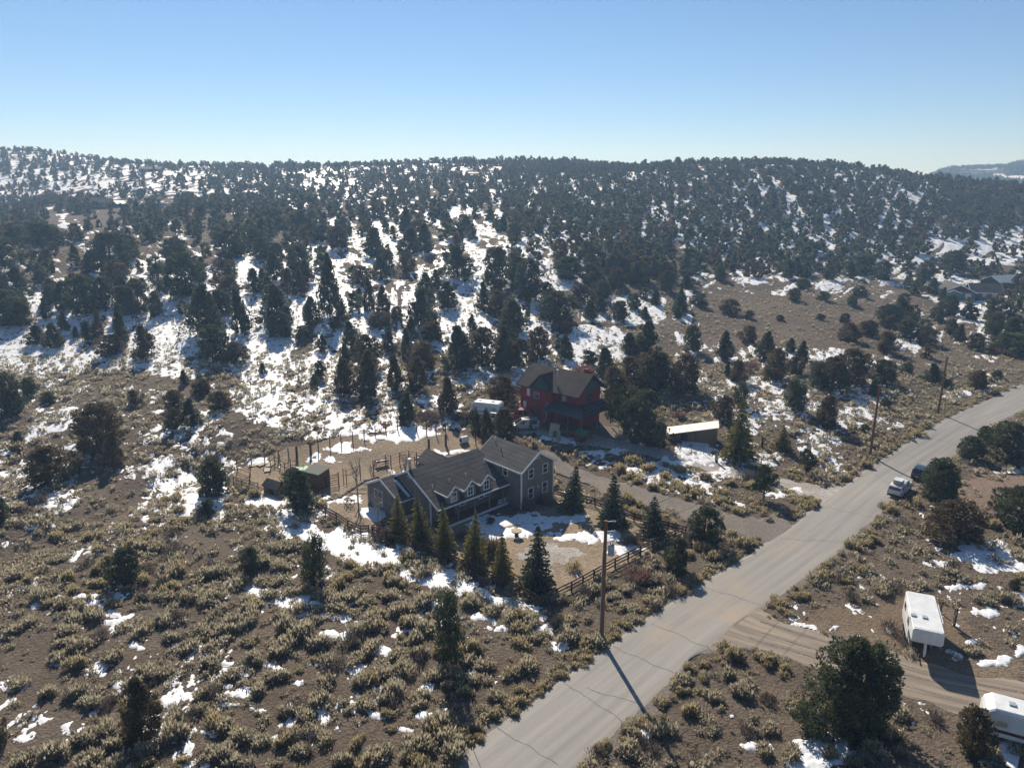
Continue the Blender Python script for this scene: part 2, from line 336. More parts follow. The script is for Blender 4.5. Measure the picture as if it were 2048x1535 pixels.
def road_mat():
    m, nt, b = newmat('asphalt')
    uv = N(nt, 'ShaderNodeAttribute'); uv.attribute_name = 'across'; ul = N(nt, 'ShaderNodeAttribute'); ul.attribute_name = 'along'
    dt = N(nt, 'ShaderNodeAttribute'); dt.attribute_name = 'dirt'
    cb = N(nt, 'ShaderNodeCombineXYZ'); nt.links.new(uv.outputs['Fac'], cb.inputs[0]); nt.links.new(ul.outputs['Fac'], cb.inputs[1])
    mp = N(nt, 'ShaderNodeMapping'); mp.inputs['Scale'].default_value = (1.6, 0.05, 1); nt.links.new(cb.outputs[0], mp.inputs['Vector'])
    n1 = N(nt, 'ShaderNodeTexNoise'); n1.inputs['Scale'].default_value = 1.0; n1.inputs['Detail'].default_value = 6; nt.links.new(mp.outputs[0], n1.inputs['Vector'])
    tc = N(nt, 'ShaderNodeTexCoord'); n2 = N(nt, 'ShaderNodeTexNoise'); n2.inputs['Scale'].default_value = 14; n2.inputs['Detail'].default_value = 4; nt.links.new(tc.outputs['Object'], n2.inputs['Vector'])
    n3 = N(nt, 'ShaderNodeTexNoise'); n3.inputs['Scale'].default_value = 0.35; n3.inputs['Detail'].default_value = 6; nt.links.new(tc.outputs['Object'], n3.inputs['Vector'])
    r1 = N(nt, 'ShaderNodeValToRGB'); r1.color_ramp.elements[0].position = 0.3; r1.color_ramp.elements[1].position = 0.7
    r1.color_ramp.elements[0].color = (0.225, 0.208, 0.182, 1); r1.color_ramp.elements[1].color = (0.315, 0.292, 0.258, 1)
    nt.links.new(n1.outputs['Fac'], r1.inputs['Fac'])
    mm = N(nt, 'ShaderNodeMixRGB', blend_type='MULTIPLY'); mm.inputs['Fac'].default_value = 0.5
    nt.links.new(r1.outputs['Color'], mm.inputs['Color1']); nt.links.new(n2.outputs['Fac'], mm.inputs['Color2'])
    gn = N(nt, 'ShaderNodeMixRGB', blend_type='ADD'); gn.inputs['Fac'].default_value = 0.25; nt.links.new(mm.outputs['Color'], gn.inputs['Color1']); nt.links.new(r1.outputs['Color'], gn.inputs['Color2'])
    ml = N(nt, 'ShaderNodeMath', operation='MULTIPLY'); nt.links.new(dt.outputs['Fac'], ml.inputs[0])
    rr = N(nt, 'ShaderNodeValToRGB'); rr.color_ramp.elements[0].position = 0.38; rr.color_ramp.elements[1].position = 0.62; nt.links.new(n3.outputs['Fac'], rr.inputs['Fac']); nt.links.new(rr.outputs['Color'], ml.inputs[1])
    mx = N(nt, 'ShaderNodeMixRGB'); mx.inputs['Color2'].default_value = (0.34, 0.275, 0.20, 1); nt.links.new(ml.outputs[0], mx.inputs['Fac']); nt.links.new(gn.outputs['Color'], mx.inputs['Color1'])
    nt.links.new(mx.outputs['Color'], b.inputs['Base Color'])
    bp = N(nt, 'ShaderNodeBump'); bp.inputs['Strength'].default_value = 0.35; bp.inputs['Distance'].default_value = 0.02; nt.links.new(n2.outputs['Fac'], bp.inputs['Height']); nt.links.new(bp.outputs['Normal'], b.inputs['Normal'])
    b.inputs['Roughness'].default_value = 0.75; b.inputs['Specular IOR Level'].default_value = 0.35
    return m
M['road'] = road_mat()
def track_mat():
    m = M['road'].copy(); m.name = 'rutted_dirt'; nt = m.node_tree
    for n in nt.nodes:
        if n.type == 'MAPPING': n.inputs['Scale'].default_value = (1.5, 0.13, 1)
        if n.type == 'VALTORGB' and abs(n.color_ramp.elements[0].color[0] - .225) < .01:
            n.color_ramp.elements[0].position = .36; n.color_ramp.elements[1].position = .62
            n.color_ramp.elements[0].color = (0.15, 0.123, 0.098, 1); n.color_ramp.elements[1].color = (0.31, 0.25, 0.18, 1)
    return m
M['rut'] = track_mat()
M['tar'] = plain('tar_crack', (0.075, 0.07, 0.064), 0.9)
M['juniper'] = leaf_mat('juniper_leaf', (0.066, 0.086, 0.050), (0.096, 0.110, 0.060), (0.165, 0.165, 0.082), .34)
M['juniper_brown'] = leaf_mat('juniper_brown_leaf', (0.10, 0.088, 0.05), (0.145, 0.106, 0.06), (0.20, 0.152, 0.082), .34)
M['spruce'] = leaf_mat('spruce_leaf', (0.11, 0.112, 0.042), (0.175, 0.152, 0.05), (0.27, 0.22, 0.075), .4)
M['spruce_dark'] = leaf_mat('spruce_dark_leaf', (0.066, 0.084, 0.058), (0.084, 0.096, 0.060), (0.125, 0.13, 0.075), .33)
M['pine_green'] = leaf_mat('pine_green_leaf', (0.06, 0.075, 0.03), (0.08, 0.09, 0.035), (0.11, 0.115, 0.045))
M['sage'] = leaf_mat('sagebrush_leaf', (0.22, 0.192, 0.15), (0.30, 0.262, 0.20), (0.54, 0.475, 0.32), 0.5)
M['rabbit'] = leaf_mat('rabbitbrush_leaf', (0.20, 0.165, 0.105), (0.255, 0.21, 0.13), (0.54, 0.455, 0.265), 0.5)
M['twig'] = leaf_mat('bare_twigs', (0.13, 0.10, 0.085), (0.17, 0.135, 0.115), (0.20, 0.16, 0.14), 0.2)
M['bark'] = plain('bark', (0.10, 0.075, 0.055), 0.9, bump=0.6, stretch=(1, 1, .3), scale=9)
M['pale_bark'] = plain('pale_bark', (0.34, 0.30, 0.25), 0.9)
M['red_twig'] = leaf_mat('reddish_twigs', (0.20, 0.11, 0.10), (0.26, 0.15, 0.13), (0.30, 0.19, 0.16), 0.3)
M['white'] = plain('white_trim', (0.72, 0.72, 0.71), 0.55, var=0.05)
M['rvwhite'] = plain('rv_white', (0.70, 0.70, 0.68), 0.4, var=0.13, scale=1.6, spec=0.5, stretch=(1, 1, .5))
M['grey_wall'] = siding('grey_brown_siding', (0.195, 0.168, 0.145), 'x', 0.3)
M['roof'] = shingle('dark_shingle', (0.084, 0.079, 0.075), .34)
M['red_wall'] = siding('red_siding', (0.25, 0.036, 0.04), 'z', 0.18, True)
M['red_roof'] = shingle('brown_shingle', (0.066, 0.052, 0.045), .3)
M['green_trim'] = plain('dark_green_paint', (0.035, 0.085, 0.065), 0.6)
M['porch_roof'] = plain('green_grey_metal_roof', (0.075, 0.085, 0.08), 0.5, metal=0.2, stretch=(1, 1, 1))
M['glass'] = plain('window_glass', (0.02, 0.025, 0.03), 0.06, var=0.3, spec=0.9)
M['teal_wall'] = siding('teal_siding', (0.12, 0.19, 0.18), 'z', 0.25, True)
M['brown_wall'] = plain('brown_boards', (0.10, 0.045, 0.03), 0.8)
M['orange_wall'] = plain('cedar_wall', (0.24, 0.11, 0.055), 0.8)
M['dark_wall'] = plain('dark_house_wall', (0.07, 0.075, 0.08), 0.8)
M['fence'] = plain('fence_wood', (0.075, 0.042, 0.028), 0.85, stretch=(1, 1, 6))
M['post'] = plain('weathered_post', (0.105, 0.068, 0.045), 0.9, stretch=(4, 4, 1))
M['pole'] = plain('pole_wood', (0.19, 0.088, 0.042), 0.8, scale=6, stretch=(4, 4, .25), bump=0.3)
M['rail_red'] = plain('red_pipe', (0.14, 0.032, 0.022), 0.6)
M['steel'] = plain('galvanised_steel', (0.42, 0.44, 0.46), 0.4, metal=0.6)
M['wire'] = plain('wire', (0.10, 0.10, 0.10), 0.5)
M['tyre'] = plain('tyre', (0.02, 0.02, 0.02), 0.9)
M['rim'] = plain('wheel_rim', (0.45, 0.45, 0.46), 0.35, metal=0.8)
M['suv'] = plain('suv_paint', (0.030, 0.042, 0.055), 0.22, var=0.04, spec=0.7)
M['carwhite'] = plain('white_paint', (0.66, 0.67, 0.68), 0.3, var=0.03, spec=0.6)
M['silver'] = plain('silver_paint', (0.40, 0.41, 0.42), 0.3, metal=0.4, var=0.04)
M['redpaint'] = plain('red_paint', (0.33, 0.022, 0.022), 0.3, var=0.04, spec=0.6)
M['tail'] = plain('tail_light', (0.42, 0.02, 0.02), 0.3)
M['amber'] = plain('plate', (0.62, 0.55, 0.38), 0.5)
M['black'] = plain('black_plastic', (0.02, 0.02, 0.02), 0.6)
M['binblack'] = M['black']
M['tan'] = plain('tan_box', (0.42, 0.36, 0.25), 0.6)
M['maroon'] = plain('maroon_stripe', (0.10, 0.025, 0.025), 0.5)
M['blue_grey'] = plain('transformer_grey', (0.33, 0.38, 0.41), 0.5)
M['ceramic'] = plain('insulator', (0.62, 0.62, 0.60), 0.3)
M['sand_wall'] = plain('sandstone_boards', (0.19, 0.135, 0.085), 0.85, stretch=(1, 1, 5), scale=2)
M['tin'] = plain('tin_roof', (0.62, 0.58, 0.52), 0.34, metal=0.55, var=0.08)
M['shed_wood'] = plain('shed_wood', (0.16, 0.085, 0.055), 0.85, stretch=(6, 6, 1))
M['shed_roof'] = shingle('shed_shingle', (0.075, 0.07, 0.065))
M['tarp'] = plain('green_tarp', (0.20, 0.36, 0.24), 0.55)
M['grey_box'] = plain('grey_green_board', (0.13, 0.14, 0.11), 0.85)
M['plank'] = plain('pale_plank', (0.42, 0.34, 0.23), 0.8, stretch=(1, 6, 1))
M['binred'] = plain('tarp_red', (0.45, 0.05, 0.06), 0.5)
M['bingreen'] = plain('bin_green', (0.02, 0.16, 0.08), 0.5)
M['binteal'] = plain('green_sheet', (0.01, 0.30, 0.15), 0.5)
M['alu'] = plain('aluminium', (0.60, 0.58, 0.60), 0.4, metal=0.5)
M['stone'] = plain('field_stone', (0.20, 0.165, 0.13), 0.9, bump=0.5)
M['straw'] = leaf_mat('dry_grass', (0.34, 0.25, 0.13), (0.42, 0.32, 0.17), (0.46, 0.36, 0.20), 0.3)
M['hill'] = ground_mat('far_hill', ((0.05, 0.05, 0.035), (0.10, 0.085, 0.06), (0.035, 0.042, 0.028)), 0.35, 0.6)

# ------------------------------------------------------------------ ground
def axis(parts):
    o = [parts[0][0]]
    for a, b, s in parts:
        n = max(1, int(round((b - a) / s))); o += list(np.linspace(a, b, n + 1)[1:])
    return np.array(o)
ys = axis([(-150, 20, 17), (20, 150, 1.0), (150, 330, 2.0), (330, 800, 5.0), (800, 1800, 40), (1800, 2800, 200)])
js = np.linspace(-1, 1, 361); js = np.sign(js) * (0.72 * np.abs(js) + 0.28 * np.abs(js) ** 4)
YY, JJ = np.meshgrid(ys, js, indexing='ij')
XX = JJ * (150 + np.maximum(YY, 0) * 1.15)
ZZ = Hg(XX, YY)
nr, nc = XX.shape; idx = np.arange(nr * nc).reshape(nr, nc)
F4 = np.stack([idx[:-1, :-1], idx[:-1, 1:], idx[1:, 1:], idx[1:, :-1]], -1).reshape(-1, 4)
ground = link('ground', npmesh('ground', np.stack([XX, YY, ZZ], -1).reshape(-1, 3), F4, M['soil'], True)); tag(ground, kind='structure')

# ------------------------------------------------------------------ road, driveways, tracks
def resample(pts, step):
    P = np.array([[p[0], p[1]] for p in pts]); d = np.r_[0, np.cumsum(np.hypot(*np.diff(P, axis=0).T))]
    # smooth curve through the points
    t = np.arange(0, d[-1], step); x = np.interp(t, d, P[:, 0]); y = np.interp(t, d, P[:, 1])
    k = np.hanning(int(14 / step) | 1); k /= k.sum(); n = len(k) // 2
    def sm(a):
        l = a[0] - (a[1] - a[0]) * np.arange(n, 0, -1); r = a[-1] + (a[-1] - a[-2]) * np.arange(1, n + 1)
        return np.convolve(np.r_[l, a, r], k, mode='valid')
    return np.stack([sm(x), sm(y)], -1)
def strip(name, cl, wfun, mat, lift, rag=0.0, nacross=9, attrs=False, dirtpts=()):
    T = np.gradient(cl, axis=0); T /= np.linalg.norm(T, axis=1)[:, None]; Nn = np.stack([T[:, 1], -T[:, 0]], -1)
    s = np.linspace(-1, 1, nacross); V = []; A = []; L = []
    along = np.r_[0, np.cumsum(np.hypot(*np.diff(cl, axis=0).T))]
    for i, (c, n_) in enumerate(zip(cl, Nn)):
        w = wfun(along[i])
        for k, q in enumerate(s):
            off = q * w
            if abs(q) > 0.99 and rag: off += (vnoise(along[i] / 0.9 + 50 * q, 3.3) - 0.5) * rag + (vnoise(along[i] / 4 + 80 * q, 8.3) - 0.5) * rag * 1.5
            V.append((c[0] + n_[0] * off, c[1] + n_[1] * off)); A.append(off); L.append(along[i])
    V = np.array(V); Z = Hg(V[:, 0], V[:, 1]) + lift
    edge = np.tile(np.abs(s) > 0.99, len(cl)); Z[edge] -= lift * 0.75
    n = len(cl); ix = np.arange(n * nacross).reshape(n, nacross)
    F = np.stack([ix[:-1, :-1], ix[:-1, 1:], ix[1:, 1:], ix[1:, :-1]], -1).reshape(-1, 4)
    at = None
    if attrs:
        D = np.zeros(len(V))
        for (cx, cy_, r, a) in dirtpts: D = np.maximum(D, a * np.exp(-(((V[:, 0] - cx) ** 2 + (V[:, 1] - cy_) ** 2) / r ** 2)))
        D = np.maximum(D, 0.35 * sstep(2.6, 3.4, np.abs(np.array(A))))
        at = {'across': A, 'along': L, 'dirt': D}
    me = npmesh(name, np.c_[V, Z], F[:, ::-1], mat, True, at)
    o = link(name, me); tag(o, kind='structure'); return o
def mid(a, b): return ((a[0] + b[0]) / 2, (a[1] + b[1]) / 2)
_rl = [(890, 1535), (1126, 1364), (1290, 1245), (1403, 1173), (1560, 1075), (1735, 930), (1900, 830), (2048, 779)]
_rr = [(1150, 1535), (1279, 1411), (1440, 1262), (1530, 1205), (1697, 1080), (1840, 960), (2000, 846), (2048, 824)]
rc = [mid(gp(*a), gp(*b)) for a, b in zip(_rl, _rr)]
rc[-1] = (101.0, 134.0)
rc = [(rc[0][0] - 46, rc[0][1] - 50), (rc[0][0] - 23, rc[0][1] - 25.5)] + rc + [(124, 149), (152, 160), (200, 170)]
road_cl = resample(rc, 0.6)
jn = gp(1460, 1235); jn2 = gp(1560, 1085); jn3 = gp(1655, 985); jn4 = gp(1330, 1270); jn5 = gp(1470, 1180)
road = strip('road', road_cl, lambda t: 3.35, M['road'], 0.05, 0.35, 25, True,
             [(jn.x, jn.y, 3.2, 1.0), (jn4.x, jn4.y, 2.2, .8), (jn5.x, jn5.y, 2.6, .8), (jn2.x, jn2.y, 3, .6), (jn3.x, jn3.y, 2.5, .5)])
strip('road_shoulder', road_cl, lambda t: 4.15, M['gravel'], 0.02, 1.5)
def road_dist(X, Y):
    X = np.asarray(X, float); Y = np.asarray(Y, float); c = road_cl[::3]; d = np.full(X.shape, 1e9); side = np.zeros(X.shape)
    for i in range(len(c) - 1):
        a, b = c[i], c[i + 1]; e = b - a; L2 = e @ e
        t = np.clip(((X - a[0]) * e[0] + (Y - a[1]) * e[1]) / L2, 0, 1)
        dx, dy = X - a[0] - t * e[0], Y - a[1] - t * e[1]; q = np.hypot(dx, dy)
        m = q < d; d = np.where(m, q, d); side = np.where(m, np.sign(e[0] * dy - e[1] * dx), side)
    return d, side
# sealed cracks across the asphalt
cr = [((1403, 1174), (1519, 1208)), ((1303, 1247), (1418, 1295)), ((1227, 1292), (1353, 1351)), ((1126, 1364), (1242, 1443)), ((1174, 1373), (1279, 1411)),
      ((996, 1453), (1118, 1530)), ((1560, 1077), (1690, 1085)), ((1640, 1012), (1745, 1035)), ((1735, 935), (1800, 985)), ((1790, 905), (1880, 930)), ((1845, 870), (1930, 895)), ((1925, 822), (2010, 838))]
for a, b in cr:
    p, q = gp(*a), gp(*b); n = 22; L = []
    for i in range(n + 1):
        t = i / n; c = p.lerp(q, t); e = (q - p).normalized(); w = (vnoise(c.x * .9, c.y * .9) - .5) * 0.55 + (vnoise(c.x * 3, c.y * 3) - .5) * .16
        L.append((c.x - e.y * float(w), c.y + e.x * float(w), math.atan2(e.y, e.x)))
    mb = MB(); vs = []
    for x, y, an in L:
        hw = 0.012 + 0.016 * random.random()
        for s in (-1, 1): vs.append((x - math.sin(an) * hw * s, y + math.cos(an) * hw * s, hg(x, y) + 0.058))
    mb.add(vs, [(2 * i, 2 * i + 2, 2 * i + 3, 2 * i + 1) for i in range(n)])
    mb.build('crack_seam', M['tar'], road)
def pixline(L): return [gp(*p) for p in L]
dw1 = resample(pixline([(1590, 1062), (1520, 1062), (1430, 1035), (1330, 1005), (1230, 975), (1120, 938), (1065, 905)]), 0.5)
strip('driveway', dw1, lambda t: 2.3 + 2.4 * math.exp(-(t / 5) ** 2), M['gravel'], 0.04, 1.3)
dw2 = resample(pixline([(1690, 990), (1630, 985), (1560, 966), (1450, 935), (1340, 912), (1250, 892), (1160, 875), (1080, 858), (1010, 848), (960, 845)]), 0.5)
strip('driveway', dw2, lambda t: 2.0 + 2.6 * math.exp(-(t / 5) ** 2) + 1.5 * float(sstep(45, 60, t)), M['ice'], 0.04, 1.1)
tr1 = resample(pixline([(1445, 1238), (1520, 1268), (1640, 1300), (1780, 1345), (1900, 1378), (2048, 1408)]) + [Vector((60, 42, 0)), Vector((90, 34, 0))], 0.5)
strip('dirt_track', tr1, lambda t: 2.7 + 2.2 * math.exp(-(t / 4) ** 2), M['rut'], 0.035, 1.2, 17, True)
# wheel ruts in the dirt track: raised mud berms
mb = MB()
for off in (-1.5, -0.3, 1.1):
    T = np.gradient(tr1, axis=0); T /= np.linalg.norm(T, axis=1)[:, None]
    vs = []; 
    for i in range(6, len(tr1) - 4):
        w = off + (vnoise(i / 22.0, off * 7) - 0.5) * 0.8; c = tr1[i]; n_ = (T[i][1], -T[i][0])
        hh = 0.02 + 0.09 * max(0, float(vnoise(i / 9.0, off * 3)) - 0.3)
        for dx, dz in ((-0.16, -0.05), (0, hh), (0.16, -0.05)):
            x, y = c[0] + n_[0] * (w + dx), c[1] + n_[1] * (w + dx); vs.append((x, y, hg(x, y) + 0.04 + dz))
    n = len(vs) // 3
    mb.add(vs, [f for i in range(n - 1) for f in ((3 * i, 3 * i + 1, 3 * i + 4, 3 * i + 3), (3 * i + 1, 3 * i + 2, 3 * i + 5, 3 * i + 4))])
o = mb.build('mud_ruts', M['gravel'], smooth=True); tag(o, 'ridges of dried mud between the wheel ruts of the dirt track', 'mud', kind='stuff')
def inpoly(X, Y, poly):
    X = np.asarray(X, float); Y = np.asarray(Y, float); r = np.zeros(X.shape, bool); n = len(poly)
    for i in range(n):
        x0, y0 = poly[i]; x1, y1 = poly[(i + 1) % n]
        c = ((y0 > Y) != (y1 > Y)) & (X < (x1 - x0) * (Y - y0) / (y1 - y0 + 1e-12) + x0); r ^= c
    return r
def pp(L): return [tuple(gp(*p)[:2]) for p in L]
def sheet(name, poly, mat, lift, step=0.35, rag=1.6):
    P = np.array(poly); x0, y0 = P.min(0) - 2; x1, y1 = P.max(0) + 2
    gx = np.arange(x0, x1, step); gy = np.arange(y0, y1, step); X, Y = np.meshgrid(gx, gy, indexing='ij')
    jx = (vnoise(X / 2.2, Y / 2.2) - .5) * rag + (vnoise(X / .7 + 9, Y / .7) - .5) * rag * .7
    jy = (vnoise(X / 2.2 + 30, Y / 2.2) - .5) * rag + (vnoise(X / .7, Y / .7 + 40) - .5) * rag * .7
    ins = inpoly(X + jx, Y + jy, poly); Z = Hg(X, Y) + lift
    ix = np.arange(X.size).reshape(X.shape); q = ins[:-1, :-1] & ins[1:, :-1] & ins[1:, 1:] & ins[:-1, 1:]
    F = np.stack([ix[:-1, :-1], ix[1:, :-1], ix[1:, 1:], ix[:-1, 1:]], -1)[q]
    u, inv = np.unique(F, return_inverse=True); V = np.stack([X, Y, Z], -1).reshape(-1, 3)[u]
    o = link(name, npmesh(name, V, inv.reshape(F.shape), mat, True)); tag(o, kind='structure'); return o
yard_poly = pp([(1106, 985), (1372, 1060), (1230, 1140), (1092, 1206), (1030, 1185), (960, 1148), (880, 1108), (800, 1085), (742, 1064), (640, 1018), (700, 985), (745, 960), (860, 1000), (1000, 1035), (1060, 1020)])
corral_poly = pp([(455, 955), (500, 925), (580, 892), (680, 872), (800, 862), (900, 858), (960, 880), (985, 905), (900, 925), (800, 950), (745, 985), (690, 1000), (620, 985), (540, 985)])
red_poly = pp([(985, 850), (1040, 835), (1230, 850), (1300, 885), (1260, 905), (1130, 880), (1040, 868), (990, 866)])
bare_poly = pp([(1880, 1010), (1960, 945), (2048, 950), (2120, 990), (2100, 1040), (1990, 1035), (1900, 1030)])
sheet('yard', yard_poly, M['yard'], 0.02); sheet('corral_ground', corral_poly, M['yard'], 0.02)
sheet('gravel_patch', pp([(1035, 1108), (1075, 1088), (1150, 1090), (1185, 1105), (1130, 1132), (1085, 1150), (1050, 1135)]), M['ice'], 0.03)
sheet('parking_ground', red_poly, M['gravel'], 0.02); sheet('bare_earth', bare_poly, M['red_soil'], 0.02)
trailer_lot = pp([(1560, 1262), (1620, 1215), (1800, 1190), (1900, 1180), (1990, 1290), (2048, 1330), (2048, 1400), (1700, 1318)])
sheet('trailer_lot', trailer_lot, M['lot'], 0.016, 0.35, 3.0)

# ------------------------------------------------------------------ snow
ZONES = [  # soft boxes in the photograph: x0, y0, x1, y1, cover
 (-300, 290, 520, 400, .58), (-300, 400, 330, 450, .30), (330, 400, 560, 470, .30), (-300, 450, 420, 540, .42), (-300, 540, 620, 735, .72), (420, 470, 700, 640, .57), (540, 330, 760, 410, .66), (680, 325, 1020, 370, .60),
 (640, 400, 1010, 690, .57), (760, 350, 1120, 420, .46), (1000, 330, 1500, 500, .50), (1000, 480, 1180, 700, .58), (1400, 330, 1900, 480, .58), (1400, 460, 1860, 560, .50), (1120, 590, 1420, 660, .58), (1360, 540, 1800, 600, .46),
 (1780, 440, 2400, 535, .72), (1700, 545, 2400, 575, .58), (1860, 590, 2400, 640, .68), (1560, 600, 1860, 660, .32), (1760, 640, 2050, 700, .42), (1130, 670, 1280, 745, .66), (1330, 690, 1460, 740, .55), (1450, 690, 1800, 740, .50),
 (480, 690, 700, 800, .62), (500, 790, 960, 870, .50), (700, 690, 1000, 800, .45), (940, 700, 1130, 790, .72), (1180, 735, 1460, 800, .5), (1400, 750, 1760, 850, .48), (1500, 820, 1720, 950, .42), (1760, 720, 2100, 800, .22),
 (-300, 735, 180, 800, .36), (200, 760, 480, 900, .38), (-300, 800, 320, 960, .37), (-300, 940, 140, 1050, .52), (280, 900, 480, 1010, .50), (-300, 1000, 1000, 1600, .23), (1560, 1080, 2300, 1600, .20), (1110, 890, 1500, 1020, .36),
 (1340, 870, 1420, 905, .6), (1250, 900, 1560, 960, .42),
]
BLOBS = []
for cx, cyy in [(330, 935), (110, 1075), (575, 960), (660, 1050), (370, 1270), (460, 1330), (600, 1480), (430, 325), (540, 300), (660, 160), (700, 275), (810, 95), (370, 560), (210, 595), (480, 560), (520, 595), (620, 650), (660, 705), (770, 720), (770, 840), (1010, 830), (1290, 930), (1570, 960), (1290, 1045), (1290, 1160), (1470, 1205), (1210, 1335), (1510, 1375), (1360, 280), (1350, 470), (1480, 580), (1620, 620), (970, 215)]:
    BLOBS.append((cx / 2.868, 1000 + cyy / 2.868, 19, 8, .62))
for cx, cyy in [(560, 860), (260, 910), (430, 960), (520, 1035), (560, 1235), (850, 1235), (940, 1295), (840, 1090), (1340, 1000), (1150, 690), (1270, 730), (790, 745), (880, 590), (660, 590), (400, 780), (270, 775), (350, 660), (470, 700), (550, 1490), (690, 1310), (1500, 740), (1600, 830), (60, 630), (220, 600), (1420, 650), (150, 1330)]:
    BLOBS.append((560 + cx / 2.868, 1000 + cyy / 2.868, 23, 9, .64))
BLOBS += [(820, 865, 50, 16, 1.0), (770, 875, 60, 12, .9), (700, 898, 50, 7, .9), (650, 918, 28, 6, .9), (815, 948, 48, 6, .8), (905, 905, 45, 7, .8), (540, 1000, 48, 15, .9), (640, 1010, 30, 14, .7), (585, 1050, 50, 18, .8), (370, 1005, 55, 22, .6), (520, 922, 35, 9, .7),
          (985, 1040, 60, 14, .95), (1060, 1035, 70, 12, .9), (1130, 1035, 40, 10, .7), (1005, 1065, 45, 10, .95), (1060, 1055, 40, 10, .8), (1150, 1072, 60, 11, .95), (1215, 1075, 30, 14, .8), (1260, 1100, 40, 10, .75), (1150, 1148, 16, 5, .9), (745, 1030, 30, 22, .9), (690, 1000, 40, 8, .7), (715, 1075, 36, 14, .9), (905, 1180, 30, 10, .7),
          (1200, 905, 60, 8, .8), (1290, 935, 50, 9, .75), (1350, 945, 40, 7, .7), (1120, 880, 40, 8, .8), (1260, 985, 50, 9, .6), (1380, 995, 18, 5, .8), (1320, 960, 40, 6, .6), (1400, 895, 35, 10, .9), (1450, 920, 60, 8, .8), (1570, 985, 45, 6, .7), (1390, 915, 40, 8, .7), (1130, 850, 22, 7, .9), (1085, 838, 22, 6, .9),
          (1600, 1256, 26, 7, .9), (1672, 1258, 11, 5, .9), (1480, 1310, 16, 7, .8), (1290, 1470, 14, 6, .7), (1460, 1435, 9, 5, .7), (1515, 1490, 22, 10, .8), (1640, 1490, 60, 26, .95), (1700, 1515, 60, 18, .9), (1620, 1525, 60, 16, .7), (1920, 1310, 20, 6, .9), (1960, 1100, 60, 22, .85), (2010, 1125, 60, 24, .9), (1880, 1125, 22, 9, .7), (1945, 1170, 26, 8, .7), (1925, 1180, 20, 7, .8), (2030, 1200, 30, 16, .9), (1985, 1225, 24, 12, .8), (1945, 1285, 18, 10, .8), (1990, 1322, 36, 9, .9), (2040, 1300, 22, 10, .8), (2030, 940, 40, 7, .8), (1862, 1016, 14, 5, .8), (1850, 1033, 14, 5, .7), (2035, 1505, 40, 30, .9), (1970, 1520, 20, 12, .7), (1830, 1160, 10, 4, .7), (1805, 850, 20, 7, .8), (1690, 778, 40, 8, .8), (1915, 790, 30, 7, .7), (1960, 785, 25, 5, .6)]
SEGS = [((560, 1030), (650, 1085), 20, .75), ((650, 1085), (760, 1120), 24, .85), ((760, 1120), (880, 1165), 20, .72), ((880, 1150), (960, 1185), 16, .75), ((960, 1185), (1080, 1225), 12, .62), ((500, 1180), (600, 1200), 18, .55), ((560, 1215), (690, 1235), 12, .6)]
CLEAR = [(1390, 600, 1760, 690, .9), (430, 400, 560, 440, .5), (-200, 455, 130, 480, .6), (480, 690, 520, 700, .2)]
def soft(a, lo, hi, s): return sstep(lo - s, lo + s, a) * (1 - sstep(hi - s, hi + s, a))
def cover(px, py, X, Y):
    d = np.zeros(px.shape)
    zx = px + (fbm(X / 16, Y / 16, 3) - .5) * 170; zy = py + (fbm(X / 14 + 80, Y / 14, 3) - .5) * 90
    for x0, y0, x1, y1, c in ZONES: d = np.maximum(d, c * soft(zx, x0, x1, 34) * soft(zy, y0, y1, 14))
    for x0, y0, x1, y1, c in CLEAR: d = d * (1 - c * soft(px, x0, x1, 30) * soft(py, y0, y1, 12))
    b = np.zeros(px.shape)
    wx = px + (fbm(X / 1.5, Y / 1.5, 4, .6) - .5) * 64; wy = py + (fbm(X / 1.5 + 60, Y / 1.5, 4, .6) - .5) * 34
    for cx, cy_, rx, ry, c in BLOBS:
        k = np.nonzero((np.abs(wx - cx) < rx * 1.4) & (np.abs(wy - cy_) < ry * 1.4))
        if not len(k[0]): continue
        q = np.sqrt(((wx[k] - cx) / rx) ** 2 + ((wy[k] - cy_) / ry) ** 2); b[k] = np.maximum(b[k], c * (1 - sstep(0.55, 1.35, q)))
    for (ax, ay), (bx, by), w, c in SEGS:
        ex, ey = bx - ax, by - ay; t = np.clip(((wx - ax) * ex + (wy - ay) * ey) / (ex * ex + ey * ey), 0, 1)
        q = np.hypot(wx - ax - t * ex, wy - ay - t * ey) / w; b = np.maximum(b, c * (1 - sstep(0.5, 1.4, q)))
    return d, b
def lines_dist(X, Y, cl):
    d = np.full(X.shape, 1e9)
    for p in cl[::4]: d = np.minimum(d, np.hypot(X - p[0], Y - p[1]))
    return d
FOOT = []          # world polygons of buildings, kept clear of snow and shrubs
